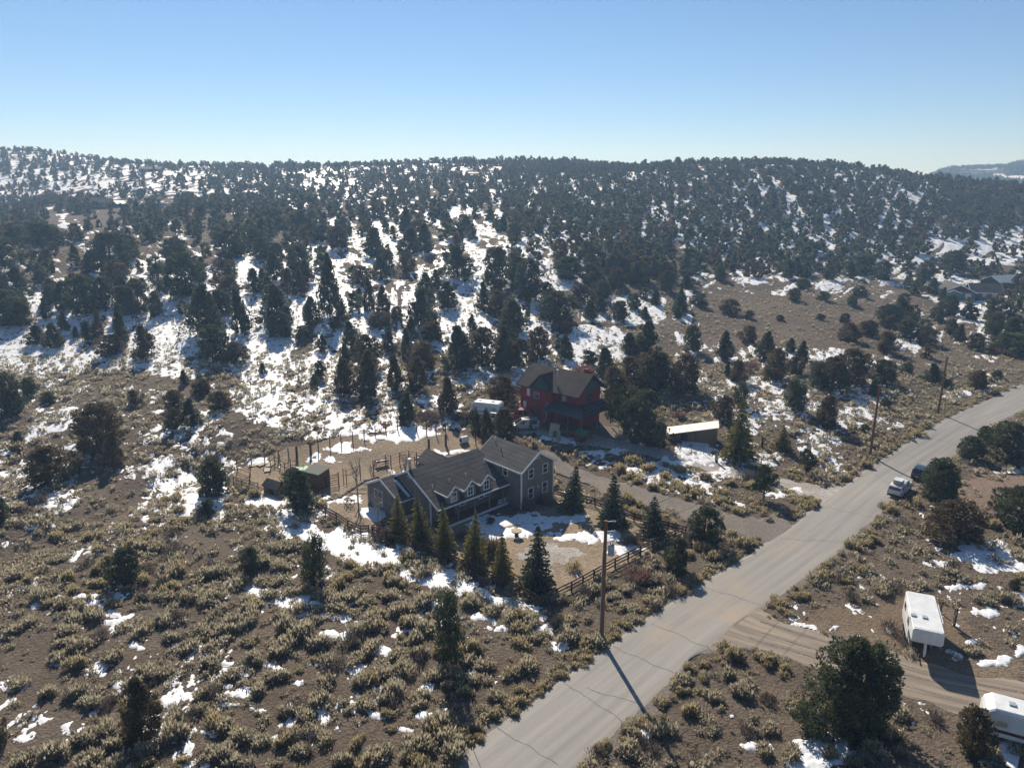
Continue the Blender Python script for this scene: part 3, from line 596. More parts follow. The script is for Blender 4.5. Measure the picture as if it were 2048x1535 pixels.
def snow_field(X, Y):
    Z = Hg(X, Y); px, py, zc = pix(X, Y, Z)
    d, b = cover(px, py, X, Y)
    sc = 1.0 + sstep(130, 420, Y) * 2.2
    n = 0.55 * fbm(X / (3.4 * sc), Y / (4.6 * sc), 4, .55) + 0.45 * fbm(X / (1.1 * sc) + 70, Y / (1.5 * sc), 3, .6)
    n = n + (fbm(X / .45 + 11, Y / .6, 3, .6) - .5) * .34 * (1 - sstep(140, 230, Y))
    v = (0.5 + (d - 0.5) * 0.62) - n                       # ragged cover of the zones
    v = np.where(d < 0.02, -1, v)
    v2 = (b - 0.42) * 0.5 - (n - 0.5) * 0.55
    v = np.maximum(v, np.where(b < 0.02, -1, v2))
    k = np.nonzero(Y < 165); rd, _ = road_dist(X[k], Y[k]); vk = np.where(rd < 4.2, -1, v[k])
    for cl, w in ((dw1, 3.6), (tr1, 3.0)): vk = np.where(lines_dist(X[k], Y[k], cl) < w, vk - 0.35, vk)
    v[k] = vk
    v = np.where(inpoly(X, Y, yard_poly) | inpoly(X, Y, corral_poly), np.minimum(v, np.where(b < .02, -1, v2)), v)
    return Z, v
us = np.linspace(-0.86, 0.86, 1150)
_pyrows = np.concatenate([np.arange(1640, 700, -2.6), np.arange(700, 330, -1.3)])
yrow = [gp(1024, p).y for p in _pyrows]; yrow = np.array(sorted(set(np.round(yrow, 3)))); yrow = yrow[(yrow > 30) & (yrow < 660)]
yrow = np.concatenate([yrow, np.arange(yrow[-1] + 3, 760, 3.0)])
fill = [yrow[0]]
for y in yrow[1:]:
    while y - fill[-1] > 2.2: fill.append(fill[-1] + 1.6)
    fill.append(y)
yrow = np.array(fill)
SY, SU = np.meshgrid(yrow, us, indexing='ij'); SX = SU * SY
SZ, SV = snow_field(SX, SY)
hgt = np.clip(SV * 0.55, -0.08, 0.085) * (1 + sstep(150, 300, SY) * 2.0)
relief = (fbm(SX / .8, SY / .8, 3) - .5) * .10 * sstep(0.0, 0.12, SV)
sz = SZ + hgt + relief + 0.012
ix = np.arange(SX.size).reshape(SX.shape); keep = SV > -0.02
q = keep[:-1, :-1] | keep[1:, :-1] | keep[1:, 1:] | keep[:-1, 1:]
q &= (np.minimum.reduce([SV[:-1, :-1], SV[1:, :-1], SV[1:, 1:], SV[:-1, 1:]]) > -0.3)
F = np.stack([ix[:-1, :-1], ix[:-1, 1:], ix[1:, 1:], ix[1:, :-1]], -1)[q]
uq, inv = np.unique(F, return_inverse=True)
snow = link('snow', npmesh('snow', np.stack([SX, SY, sz], -1).reshape(-1, 3)[uq], inv.reshape(F.shape), M['snow'], True))
tag(snow, 'melting white snow patches lying over the brown ground and the hillside', 'snow', kind='stuff')

# ------------------------------------------------------------------ plant meshes (numpy)
def rand_unit(n):
    v = rng.normal(size=(n, 3)); return v / np.linalg.norm(v, axis=1)[:, None]
def leaf_quads(P, D, L, W):
    """diamond leaves: centre P, axis D, length L, width W"""
    s = np.cross(D, rand_unit(len(P))); s /= np.linalg.norm(s, axis=1)[:, None] + 1e-9
    L = np.asarray(L)[:, None]; W = np.asarray(W)[:, None]
    V = np.stack([P - D * L * .45, P + s * W * .5, P + D * L * .55, P - s * W * .5], 1).reshape(-1, 3)
    F = np.arange(len(P) * 4).reshape(-1, 4); return V, F
PROF = {
 'dome': (lambda t: np.sqrt(np.clip(1 - ((t - .36) / .64) ** 2, 0, 1)) * np.where(t < .36, 0.80 + .2 * t / .36, 1)),
 'cone': (lambda t: np.clip((1 - t) ** 0.72 * (0.55 + 0.45 * np.minimum(t / .16, 1)), 0, 1) * 1.08),
 'column': (lambda t: np.clip(np.where(t < .5, 0.72 + .28 * t / .5, np.sqrt(np.clip(1 - ((t - .5) / .5) ** 2, 0, 1))), 0, 1)),
 'open': (lambda t: np.clip(np.sqrt(np.clip(1 - ((t - .55) / .5) ** 2, 0, 1)), 0, 1)),
}
def crown(kind, n, nclump, leaf):
    """unit crown: height 1, radius 0.5; returns V, F, tip, leaf"""
    P = []; D = []; T = []
    f = PROF[kind]; t0 = 0.30 if kind == 'open' else 0.03
    ts = t0 + (1 - t0) * (np.arange(nclump) + rng.random(nclump)) / nclump
    ts = t0 + (1 - t0) * ((ts - t0) / (1 - t0)) ** 1.12
    lob = rng.random(6) * 2 * np.pi
    per = n // nclump; bx, by = rng.normal(size=2) * .05; amp = rng.uniform(.10, .22)
    for t in ts:
        r = 0.5 * float(f(np.array(t))); a = rng.random() * 2 * np.pi
        r *= 0.86 + amp * math.cos(2 * a + lob[0]) + 0.12 * math.cos(3 * a + lob[1] + 5 * t) + rng.normal() * .07
        cr_ = (0.06 + 0.11 * rng.random() ** 1.3) * (1.25 if kind == 'open' else 1.0) * (0.6 + 0.6 * r / .5)
        rr = max(r - cr_ * .45, 0) * (rng.random() ** 0.30)
        c = np.array([math.cos(a) * rr + bx * math.sin(3 * t), math.sin(a) * rr + by * math.sin(3 * t), min(t, 1 - cr_ * .6)])
        d = rand_unit(per); rad = cr_ * (0.55 + 0.45 * rng.random(per) ** .4)
        p = c + d * rad[:, None] * np.array([1, 1, .8 if kind != 'column' else 1.25])
        out = np.stack([np.cos(a) * np.ones(per), np.sin(a) * np.ones(per), np.full(per, 1.1)], -1)
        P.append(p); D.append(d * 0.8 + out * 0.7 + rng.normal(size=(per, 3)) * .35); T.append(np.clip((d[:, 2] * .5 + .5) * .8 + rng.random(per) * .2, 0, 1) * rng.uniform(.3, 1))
    P = np.concatenate(P); D = np.concatenate(D); D /= np.linalg.norm(D, axis=1)[:, None]; T = np.concatenate(T)
    ok = P[:, 2] > 0.015; P, D, T = P[ok], D[ok], T[ok]
    L = leaf * (0.7 + .7 * rng.random(len(P))); V, F = leaf_quads(P, D, L, L * .62)
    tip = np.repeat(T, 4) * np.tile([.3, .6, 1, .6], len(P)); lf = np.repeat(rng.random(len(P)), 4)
    return V, F, tip, lf
def spruce(n_layers=19, nb=11, nl=22):
    P = []; D = []; T = []; Ls = []
    for k in range(n_layers):
        t = 0.05 + 0.93 * (k + .5 * rng.random()) / n_layers; r = 0.5 * (1 - t) ** 0.82 + 0.012
        m = max(4, int(nb * (0.55 + .6 * (1 - t))))
        for b in range(m):
            a = 2 * np.pi * (b + rng.random() * .7) / m + k; rb = r * rng.uniform(.75, 1.12)
            n = max(4, int(nl * (0.35 + .8 * (1 - t)))); s = (np.arange(n) + rng.random(n)) / n
            dirv = np.array([math.cos(a), math.sin(a)]); drop = -0.055 * (1 - t) - .01
            x = np.stack([dirv[0] * rb * s, dirv[1] * rb * s, t + drop * s * 1.6 + 0.05 * s ** 2 * (1 - t)], -1)
            side = np.array([-dirv[1], dirv[0], 0]) * (rng.random(n) - .5)[:, None] * (0.10 * (1 - t) + .02) * (1.1 - s)[:, None]
            x = x + side; x[:, 2] += (rng.random(n) - .6) * .02
            dd = np.stack([dirv[0] * np.ones(n), dirv[1] * np.ones(n), -0.15 + .3 * rng.random(n)], -1) + rng.normal(size=(n, 3)) * .35
            P.append(x); D.append(dd); T.append(s * rng.uniform(.5, 1)); Ls.append(np.full(n, 0.075 * (0.55 + .6 * (1 - t))))
    n = 14; z = .9 + .1 * rng.random(n); P.append(np.stack([rng.normal(size=n) * .006, rng.normal(size=n) * .006, z], -1)); D.append(np.tile([0, 0, 1.], (n, 1)) + rng.normal(size=(n, 3)) * .3); T.append(np.ones(n)); Ls.append(np.full(n, .03))
    P = np.concatenate(P); D = np.concatenate(D); D /= np.linalg.norm(D, axis=1)[:, None]; T = np.concatenate(T); L = np.concatenate(Ls)
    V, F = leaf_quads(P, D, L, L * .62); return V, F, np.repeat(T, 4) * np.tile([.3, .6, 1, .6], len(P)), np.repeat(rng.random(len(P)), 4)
def trunk_mesh(kind):
    mb = MB(); top = .86 if kind in ('spruce', 'column', 'cone') else .7
    pts = [(0, 0, -0.03), (rng.normal() * .01, rng.normal() * .01, .3), (rng.normal() * .02, rng.normal() * .02, .6), (0, 0, top)]
    rr = [.035, .028, .018, .006]
    for i in range(3): mb.cyl(pts[i], pts[i + 1], rr[i], rr[i + 1], 7)
    for k in range(7):
        z = .1 + .09 * k; a = k * 2.4; l = .28 * (1 - z * .6)
        mb.cyl((0, 0, z), (math.cos(a) * l, math.sin(a) * l, z + l * .5), .012, .004, 5, cap=False)
    return mb.mesh('trunk', M['bark'])
def shrub(n, rag=.25, up=.8, narrow=.3):
    """unit bush: radius .5, height ~.55"""
    P = []; d = rand_unit(n); d[:, 2] = np.abs(d[:, 2]) * 1.0 + .08; d /= np.linalg.norm(d, axis=1)[:, None]
    lob = 5 + int(rng.integers(4)); cs = np.stack([rng.normal(size=lob) * .17, rng.normal(size=lob) * .17, np.zeros(lob)], -1)
    c = cs[rng.integers(lob, size=n)]; r = (.22 + .12 * rng.random(n)) * (1 + rag * rng.normal(size=n) * .5)
    tipp = c + d * r[:, None] * np.array([1, 1, 1.25]); base = c + d * (r * rng.uniform(.45, .9, n))[:, None] * np.array([1, 1, .9])
    dv = tipp - base; dv += np.array([0, 0, .06]) * up; L = np.linalg.norm(dv, axis=1); D = dv / L[:, None]
    s = np.cross(D, rand_unit(n)); s /= np.linalg.norm(s, axis=1)[:, None] + 1e-9; W = L * narrow * 1.7 * rng.uniform(.6, 1.4, n) + .010
    V = np.stack([base, base + dv * .7 + s * W[:, None] * .5, base + dv * 1.05, base + dv * .7 - s * W[:, None] * .5], 1).reshape(-1, 3)
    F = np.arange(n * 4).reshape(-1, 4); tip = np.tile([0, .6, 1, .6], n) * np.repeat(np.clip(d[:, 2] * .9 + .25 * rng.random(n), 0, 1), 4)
    return V, F, tip, np.repeat(rng.random(n), 4)
def bare_bush(n):
    V, F, tip, lf = shrub(n, .5, 1.2, .07); return V, F, tip, lf
TREE = {}
def reg(name, kind, mat, variants, n, ncl, leaf):
    TREE[name] = []
    for k in range(variants):
        V, F, tip, lf = spruce() if kind == 'spruce' else crown(kind, n, ncl, leaf)
        TREE[name].append((npmesh('crown', V, F, M[mat], attrs={'tip': tip, 'leaf': lf}), trunk_mesh(kind)))
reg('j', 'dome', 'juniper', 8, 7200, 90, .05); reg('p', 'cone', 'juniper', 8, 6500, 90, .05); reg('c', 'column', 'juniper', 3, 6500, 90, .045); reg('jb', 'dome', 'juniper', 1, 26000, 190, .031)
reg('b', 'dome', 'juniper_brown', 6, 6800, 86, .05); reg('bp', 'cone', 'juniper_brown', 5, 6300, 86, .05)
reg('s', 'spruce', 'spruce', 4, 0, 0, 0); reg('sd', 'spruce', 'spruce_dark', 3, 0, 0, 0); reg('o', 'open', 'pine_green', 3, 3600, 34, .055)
# coarse versions for the far hillside
FARV = [crown('dome', 150, 18, .26)[:4] for _ in range(6)] + [crown('cone', 150, 18, .25)[:4] for _ in range(4)]
def tree(kind, loc, w, h, name, label, cat='tree', group=None, k=None):
    v = TREE[kind]; cm, tm = v[(k if k is not None else random.randrange(len(v))) % len(v)]
    e = empty(name, loc, random.random() * 6.28, label, cat, group)
    fx, fy = random.uniform(.86, 1.12), random.uniform(.86, 1.12); e.rotation_euler.x = random.gauss(0, .035); e.rotation_euler.y = random.gauss(0, .035)
    for me, nm in ((tm, 'trunk'), (cm, 'crown')):
        o = bpy.data.objects.new(nm, me); col.objects.link(o); o.parent = e; o.scale = (w * fx, w * fy, h)
    return e

# ------------------------------------------------------------------ trees read off the photograph: x, y of the base, width, height in pixels
HAND = [  # trees of the hillside and the flats
 (18, 654, 80, 78, 'j'), (52, 652, 42, 50, 'b'), (75, 690, 36, 42, 'p'), (110, 695, 40, 52, 'p'), (130, 662, 24, 42, 'p'), (155, 675, 16, 24, 'p'), (178, 680, 28, 40, 'p'), (198, 672, 28, 56, 'bp'), (245, 690, 36, 86, 'p'), (290, 719, 46, 71, 'bp'), (220, 712, 50, 45, 'b'),
 (100, 611, 30, 44, 'j'), (129, 622, 40, 62, 'j'), (172, 629, 62, 82, 'j'), (205, 620, 46, 68, 'j'), (84, 572, 26, 34, 'j'), (35, 586, 44, 56, 'p'), (3, 602, 44, 62, 'j'), (148, 515, 24, 28, 'p'), (82, 494, 68, 50, 'j'), (35, 492, 44, 40, 'j'), (-5, 545, 62, 80, 'j'), (197, 502, 28, 38, 'p'), (225, 545, 62, 82, 'j'), (255, 518, 46, 52, 'j'),
 (350, 522, 54, 48, 'j'), (320, 585, 28, 60, 'c'), (365, 594, 74, 92, 'j'), (398, 562, 32, 52, 'j'), (255, 630, 36, 62, 'j'), (280, 627, 42, 72, 'j'), (312, 634, 30, 54, 'b'), (415, 673, 70, 108, 'p'), (432, 722, 64, 76, 'j'), (470, 728, 48, 46, 'b'), (485, 666, 48, 92, 'p'), (545, 656, 66, 90, 'p'), (563, 674, 44, 54, 'j'), (603, 678, 26, 28, 'j'), (625, 651, 38, 60, 'p'),
 (660, 632, 48, 128, 'p'), (685, 642, 26, 42, 'p'), (672, 657, 32, 26, 'b'), (757, 655, 44, 34, 'b'), (740, 622, 32, 72, 'bp'), (765, 627, 36, 58, 'bp'), (718, 602, 22, 28, 'p'), (725, 572, 42, 42, 'b'), (753, 516, 42, 62, 'p'), (762, 558, 38, 48, 'p'), (601, 589, 32, 54, 'bp'), (575, 591, 42, 56, 'bp'), (550, 562, 42, 60, 'p'), (600, 549, 50, 62, 'j'), (530, 519, 48, 46, 'j'), (460, 516, 62, 58, 'j'), (505, 492, 42, 38, 'j'), (450, 552, 42, 34, 'b'), (510, 586, 36, 52, 'p'), (460, 594, 42, 46, 'b'),
 (607, 463, 36, 44, 'j'), (618, 479, 34, 34, 'j'), (677, 497, 48, 48, 'b'), (645, 483, 42, 36, 'j'), (650, 451, 20, 28, 'p'), (690, 466, 30, 32, 'j'), (733, 451, 18, 28, 'p'), (545, 448, 38, 34, 'j'),
 (788, 431, 18, 28, 'p'), (812, 464, 38, 52, 'p'), (868, 428, 24, 32, 'j'), (825, 501, 42, 48, 'p'), (850, 506, 42, 62, 'p'), (888, 452, 18, 28, 'p'), (928, 465, 34, 38, 'j'), (917, 486, 26, 30, 'p'), (916, 556, 62, 68, 'p'), (850, 591, 34, 48, 'p'), (872, 579, 28, 42, 'p'), (897, 618, 48, 58, 'p'), (842, 652, 56, 78, 'p'), (823, 665, 22, 34, 'bp'), (793, 641, 28, 30, 'j'),
 (990, 578, 48, 86, 'j'), (1030, 562, 50, 60, 'j'), (1056, 602, 60, 88, 'j'), (965, 623, 36, 62, 'p'), (990, 634, 42, 56, 'b'), (1026, 665, 58, 68, 'p'), (945, 661, 24, 34, 'p'), (1115, 646, 68, 66, 'j'), (1130, 668, 36, 28, 'b'), (645, 701, 26, 34, 'p'), (639, 757, 26, 38, 'j'), (629, 776, 20, 30, 'p'), (526, 748, 20, 24, 'p'), (703, 692, 40, 52, 'p'),
 (690, 746, 36, 62, 'p'), (735, 738, 52, 72, 'b'), (690, 791, 54, 78, 'bp'), (738, 795, 54, 98, 'bp'), (777, 701, 34, 42, 'p'), (811, 716, 30, 62, 'p'), (795, 779, 42, 74, 'bp'), (832, 783, 44, 72, 'b'), (845, 742, 60, 62, 'b'), (862, 682, 50, 42, 'b'), (915, 739, 66, 92, 'p'), (965, 737, 56, 86, 'b'), (1005, 745, 50, 98, 'p'),
 (893, 828, 52, 78, 'bp'), (815, 843, 46, 62, 'p'), (1035, 736, 52, 62, 'b'), (1010, 692, 42, 56, 'p'), (1075, 722, 46, 72, 'b'), (1130, 719, 36, 52, 'p'), (1208, 756, 44, 64, 'p'), (1222, 796, 52, 66, 'b'), (1175, 731, 32, 32, 'j'), (1260, 707, 40, 44, 'p'), (1292, 713, 62, 76, 'p'), (1262, 771, 48, 62, 'b'), (1300, 783, 72, 86, 'b'), (1318, 779, 42, 72, 'b'), (1372, 786, 58, 82, 'b'), (1385, 704, 32, 56, 'j'),
 (1293, 891, 72, 114, 'j'), (1253, 866, 64, 94, 'o'), (1448, 719, 38, 60, 'p'), (1459, 628, 36, 32, 'b'), (1497, 637, 18, 18, 'j'), (1497, 687, 32, 38, 'b'), (1530, 722, 34, 62, 'p'), (1543, 761, 46, 68, 'b'), (1475, 766, 36, 48, 'b'), (1455, 756, 18, 36, 'p'), (1580, 706, 28, 32, 'p'), (1605, 723, 32, 44, 'p'), (1590, 750, 34, 40, 'b'), (1587, 602, 24, 28, 'b'), (1605, 578, 26, 22, 'j'), (1645, 601, 22, 20, 'j'), (1705, 612, 24, 22, 'j'), (1718, 596, 30, 26, 'j'), (1700, 684, 38, 40, 'b'), (1735, 672, 40, 34, 'b'),
 (1635, 776, 32, 54, 'c'), (1665, 783, 62, 72, 'b'), (1705, 772, 58, 78, 'b'), (1772, 706, 36, 46, 'b'), (1588, 823, 40, 66, 'c'), (1655, 853, 48, 66, 'b'), (1447, 842, 42, 54, 'b'), (1482, 814, 32, 50, 'c'), (1768, 769, 42, 52, 'j'), (1747, 794, 24, 38, 'p'), (1771, 818, 20, 22, 'j'), (1862, 766, 44, 42, 'p'), (1815, 746, 18, 22, 'j'), (1895, 776, 18, 20, 'j'), (1953, 778, 36, 40, 'b'), (1994, 758, 20, 20, 'j'), (1730, 863, 18, 16, 'j'), (2010, 707, 66, 44, 'j'),
 (1810, 680, 40, 44, 'j'), (1850, 690, 44, 40, 'b'), (1900, 670, 30, 34, 'j'), (1985, 672, 48, 52, 'j'), (1950, 700, 30, 36, 'b'), (1830, 650, 26, 28, 'j'), (1795, 640, 30, 30, 'p'), (1885, 603, 20, 30, 'p'), (2010, 590, 28, 26, 'j'), (2040, 585, 30, 40, 'j'), (1850, 560, 36, 40, 'j'), (1905, 545, 50, 46, 'j'), (1765, 560, 40, 40, 'j'), (1735, 545, 34, 36, 'j'), (1700, 555, 30, 34, 'p'), (1660, 560, 26, 30, 'j'), (1870, 640, 30, 26, 'j'), (1690, 645, 20, 20, 'j'), (1760, 632, 18, 20, 'j'), (1640, 640, 16, 14, 'j'), (1560, 640, 14, 12, 'j'),
 (22, 834, 62, 92, 'j'), (62, 792, 36, 40, 'j'), (97, 806, 26, 24, 'j'), (270, 810, 26, 32, 'b'), (350, 820, 36, 42, 'b'), (385, 852, 38, 58, 'p'), (345, 860, 32, 46, 'b'), (403, 788, 40, 32, 'b'), (440, 822, 42, 42, 'b'), (370, 768, 22, 30, 'p'), (42, 892, 26, 32, 'p'), (195, 906, 84, 104, 'b'), (228, 940, 44, 78, 'bp'), (101, 977, 72, 88, 'b'), (150, 948, 26, 26, 'j'),
 (1120, 700, 26, 26, 'j'), (1240, 640, 34, 40, 'j'), (1200, 625, 34, 34, 'p'), (1160, 610, 40, 44, 'b'), (1270, 620, 30, 36, 'j'), (1310, 610, 28, 34, 'p'), (1290, 640, 26, 28, 'p'), (1355, 637, 22, 24, 'p'), (1400, 612, 30, 26, 'j'), (1440, 560, 26, 30, 'j'), (1330, 560, 36, 40, 'b'), (1370, 575, 26, 30, 'p'), (1180, 570, 40, 44, 'j'), (1230, 575, 38, 42, 'b'), (1280, 560, 34, 40, 'j'), (1140, 560, 44, 50, 'j'), (1120, 520, 40, 44, 'b'), (1170, 520, 36, 40, 'j'),
]
SPECIAL = [  # kind of thing, label
 (797, 1082, 46, 98, 's', 'first and darkest spruce of the row before the grey house, at its left end'), (843, 1094, 48, 110, 's', 'second spruce from the left in the row before the grey house'), (891, 1116, 52, 112, 's', 'third spruce from the left in the row before the grey house porch'), (948, 1141, 56, 120, 's', 'yellowest green spruce, fourth from the left along the yard fence'), (1003, 1166, 54, 108, 's', 'thin spruce fifth from the left along the yard fence'), (1073, 1188, 70, 142, 'sd', 'tall sparse spruce standing in the near corner of the fenced yard'),
 (1142, 1026, 54, 102, 'sd', 'dark spruce beside the right end wall of the grey house'), (1225, 1058, 60, 114, 'sd', 'dark spruce in the middle of the driveway side fence'), (1306, 1081, 64, 92, 'sd', 'broad dark spruce near the far right corner of the yard fence'), (1475, 926, 62, 134, 's', 'tallest spruce beside the red house driveway, right of the tin roofed shed'), (1564, 901, 40, 54, 's', 'small light green spruce on the sage flat right of the shed'),
 (1612, 952, 38, 54, 'o', 'loose young pine right of the red house driveway near the road'), (1527, 1003, 46, 74, 'o', 'loose young pine at the near side of the red house driveway'), (952, 892, 28, 76, 'o', 'slim green pine behind the grey house roof'),
 (975, 888, 42, 72, 'bp', 'brownish juniper left of a pair behind the grey house roof'), (1010, 887, 52, 76, 'b', 'brownish broad juniper right of a pair behind the grey house roof'), (1005, 809, 68, 62, 'b', 'rusty brown spreading tree left of the red house beside the white camper'),
 (1406, 1092, 68, 78, 'j', 'rounded dark juniper outside the fence corner beside the gravel driveway'), (1353, 1147, 60, 74, 'j', 'dark egg shaped juniper outside the fence between pole and driveway'), (1690, 1492, 190, 200, 'jb', 'largest broad juniper in the right foreground below the dirt track'), (1942, 1517, 70, 88, 'b', 'round olive juniper bush beside the striped travel trailer'),
 (1880, 1008, 80, 90, 'j', 'dense dark juniper beside the two vehicles parked at the road'), (1912, 1088, 114, 88, 'b', 'wide yellowish brown juniper below the parked pickup'), (1942, 920, 52, 50, 'j', 'round juniper right of the road above the dark parked car'), (2018, 932, 76, 88, 'j', 'large juniper clump at the right edge above the bare earth'), (1970, 880, 30, 30, 'j', 'small juniper at the road edge behind the round one'), (2036, 1064, 92, 90, 'j', 'broad juniper cut by the right edge below the bare earth'), (2030, 1180, 26, 24, 'j', 'tiny juniper on the snow at the right edge'),
 (903, 1337, 64, 134, 'c', 'tall column shaped juniper alone in the sagebrush nearest the road'), (629, 1172, 56, 96, 'c', 'dark column shaped juniper on the sagebrush flat below the corral'), (503, 1147, 50, 54, 'j', 'small round juniper in the sagebrush left of the column shaped one'), (254, 1172, 72, 76, 'j', 'round dark juniper in the middle of the left sagebrush flat'), (284, 1487, 88, 112, 'bp', 'olive cone shaped juniper in the lower left foreground'), (428, 994, 68, 82, 'j', 'dark juniper left of the corral gate panel'), (420, 1032, 36, 36, 'j', 'little round juniper just below the one at the corral'), (603, 1022, 72, 88, 'j', 'dense dark juniper covering the sheds of the corral'),
 (4, 1045, 30, 50, 'j', 'juniper cut by the left edge at middle height of the flat'), (2, 1495, 28, 70, 'b', 'brown juniper cut by the left edge in the lower corner'),
]
def tree_from_px(x, y, w, h):
    sa = SP + (y - 767.5) / FPX * CP; ya = y - 0.28 * w * max(sa, 0)
    p = gp(x, ya); _, _, zc = pix(p.x, p.y, p.z); zc = float(zc)
    wm = w * zc / FPX; ca = math.cos(math.asin(min(max(sa, 0), .9)))
    hm = max((h * zc / FPX - 0.34 * wm * max(sa, 0)) / ca, 0.5)
    return p, wm * 1.25, hm * .95
taken = []
LOOK = {'j': 'rounded dark juniper', 'p': 'pointed dark pinyon', 'c': 'slim dark juniper', 'b': 'brownish rounded juniper', 'bp': 'brownish pointed juniper', 'o': 'loose green pine'}
NAME = {'j': 'juniper_tree', 'p': 'pinyon_tree', 'c': 'juniper_tree', 'b': 'juniper_tree', 'bp': 'juniper_tree', 'jb': 'juniper_tree', 's': 'spruce_tree', 'sd': 'spruce_tree', 'o': 'pine_tree'}
def zone(x, y):
    if y < 480: return 'high on the hillside, %s' % ('left part' if x < 700 else 'centre' if x < 1350 else 'right part')
    if y < 745 and x < 330: return 'on the snowy slope at the far left'
    if y < 745 and x < 640: return 'on the snowy slope left of centre'
    if y < 700 and x < 900: return 'on the slope behind the corral'
    if y < 700 and x < 1170: return 'on the slope above the red house'
    if x < 480: return 'among the sagebrush left of the corral'
    if x < 900: return 'at the slope foot behind the corral'
    if x < 1140 : return 'close behind the red house'
    if x < 1420 and y > 690: return 'right of the red house'
    if x < 1420: return 'on the hill foot right of the red house'
    if y < 640: return 'around the brown field by the teal house'
    if x < 1740: return 'between the brown field and the road'
    return 'on the flat at the far right'
ORD = ['first', 'second', 'third', 'fourth', 'fifth', 'sixth', 'seventh', 'eighth', 'ninth', 'tenth', 'eleventh', 'twelfth', 'thirteenth', 'fourteenth', 'fifteenth', 'sixteenth', 'seventeenth', 'eighteenth', 'nineteenth', 'twentieth', 'twenty first', 'twenty second', 'twenty third', 'twenty fourth', 'twenty fifth']
byz = {}
for t in HAND: byz.setdefault((zone(t[0], t[1]), LOOK[t[4]]), []).append(t)
for (zn, lk), L in byz.items():
    L.sort()
    for i, (x, y, w, h, k) in enumerate(L):
        p, wm, hm = tree_from_px(x, y, w, h); taken.append((p.x, p.y, wm * .36))
        lab = '%s %s' % (lk, zn) if len(L) == 1 else '%s %s, %s from left' % (lk, zn, ORD[min(i, 24)])
        tree(k, (p.x, p.y, p.z - 0.05), wm, hm, NAME[k], lab, 'tree', 'conifers of the hillside and the flats')
for x, y, w, h, k, lab in SPECIAL:
    p, wm, hm = tree_from_px(x, y, w * (1.0 if k in ('s', 'sd') else .74 if k == 'jb' else .86), h * (.9 if k == 'jb' else 1)); taken.append((p.x, p.y, wm * .4))
    tree(k, (p.x, p.y, p.z - 0.05), wm, hm, NAME[k], lab, 'tree')

# ------------------------------------------------------------------ the wood on the upper hillside
def tree_density(px, py):
    d = np.where(py < 500, .92, 0.0)
    d = np.where((py >= 480) & (py < 560) & (px > 1180), .80, d)
    d = np.where((py >= 480) & (py < 640) & (px < 640), .28, d); d = np.where((py >= 420) & (py < 480) & (px < 640), .7, d)
    d = np.where((py >= 480) & (py < 640) & (px >= 640) & (px <= 1180), .22, d)
    d = np.where((py >= 560) & (py < 640) & (px > 1100) & (px < 1400), .30, d)
    d = np.where((px > 1760) & (py > 520) & (py < 720), .30, d)
    d = np.where((px > 1100) & (py < 480), 1.1, d)
    for x0, y0, x1, y1, c in [(120, 340, 420, 390, .55), (-300, 300, 200, 330, .3), (600, 338, 720, 385, .62), (700, 335, 1010, 350, .5), (640, 415, 1000, 500, .62), (350, 420, 470, 440, .4), (90, 430, 260, 480, .75), (180, 400, 345, 425, .93), (1850, 480, 2300, 530, .6), (1400, 560, 1760, 690, 1.0), (1860, 555, 2000, 610, 1.0), (1420, 430, 1560, 470, .25), (1780, 300, 1900, 330, .2), (80, 420, 230, 455, .7)]:
        d = d * (1 - c * soft(px, x0, x1, 18) * soft(py, y0, y1, 6))
    return d
cell = 5.2; gy = np.arange(150, 800, cell); P_ = []
for y in gy:
    xs_ = np.arange(-0.95 * y, 0.95 * y, cell); P_.append(np.stack([xs_, np.full(len(xs_), y)], -1))
P_ = np.concatenate(P_); P_ = P_ + (rng.random(P_.shape) - .5) * cell * 1.25
Zt = Hg(P_[:, 0], P_[:, 1]); tx, ty, tz = pix(P_[:, 0], P_[:, 1], Zt)
clump = 0.55 + 0.9 * fbm(P_[:, 0] / 22 + 5, P_[:, 1] / 22, 3)
dn = tree_density(tx, ty) * clump * 0.80 * np.where((tx < 560) & (ty < 400), .66, 1) * np.where((tx >= 560) & (tx < 1000) & (ty < 420), .8, 1)
ok = rng.random(len(P_)) < dn
for ax, ay, r in taken: ok &= np.hypot(P_[:, 0] - ax, P_[:, 1] - ay) > r + 1.3
P_, Zt, tx, ty, tz = P_[ok], Zt[ok], tx[ok], ty[ok], tz[ok]
thh = (3.0 + 2.6 * rng.random(len(P_)) ** 1.3) * (0.85 + .3 * rng.random(len(P_))) * (1.12 - .22 * sstep(250, 480, P_[:, 1])); tww = thh * rng.uniform(.78, 1.2, len(P_))
seen = (tx > 0) & (tx < 2048)
order = np.argsort(-(thh / tz) * seen); n_ind = max(0, 300 - len(HAND) - len(SPECIAL)); ind = set(order[:n_ind].tolist())
for i in sorted(ind):
    k = random.choice(['j', 'p', 'j', 'p', 'b'])
    lk = {'j': 'rounded dark juniper', 'p': 'pointed dark pinyon', 'b': 'brownish juniper'}[k]
    tree(k, (P_[i, 0], P_[i, 1], Zt[i] - .05), tww[i], thh[i], NAME[k], '%s deep in the wood %s' % (lk, zone(tx[i], ty[i])), 'tree', '%ss in the wood %s' % (lk, zone(tx[i], ty[i])))
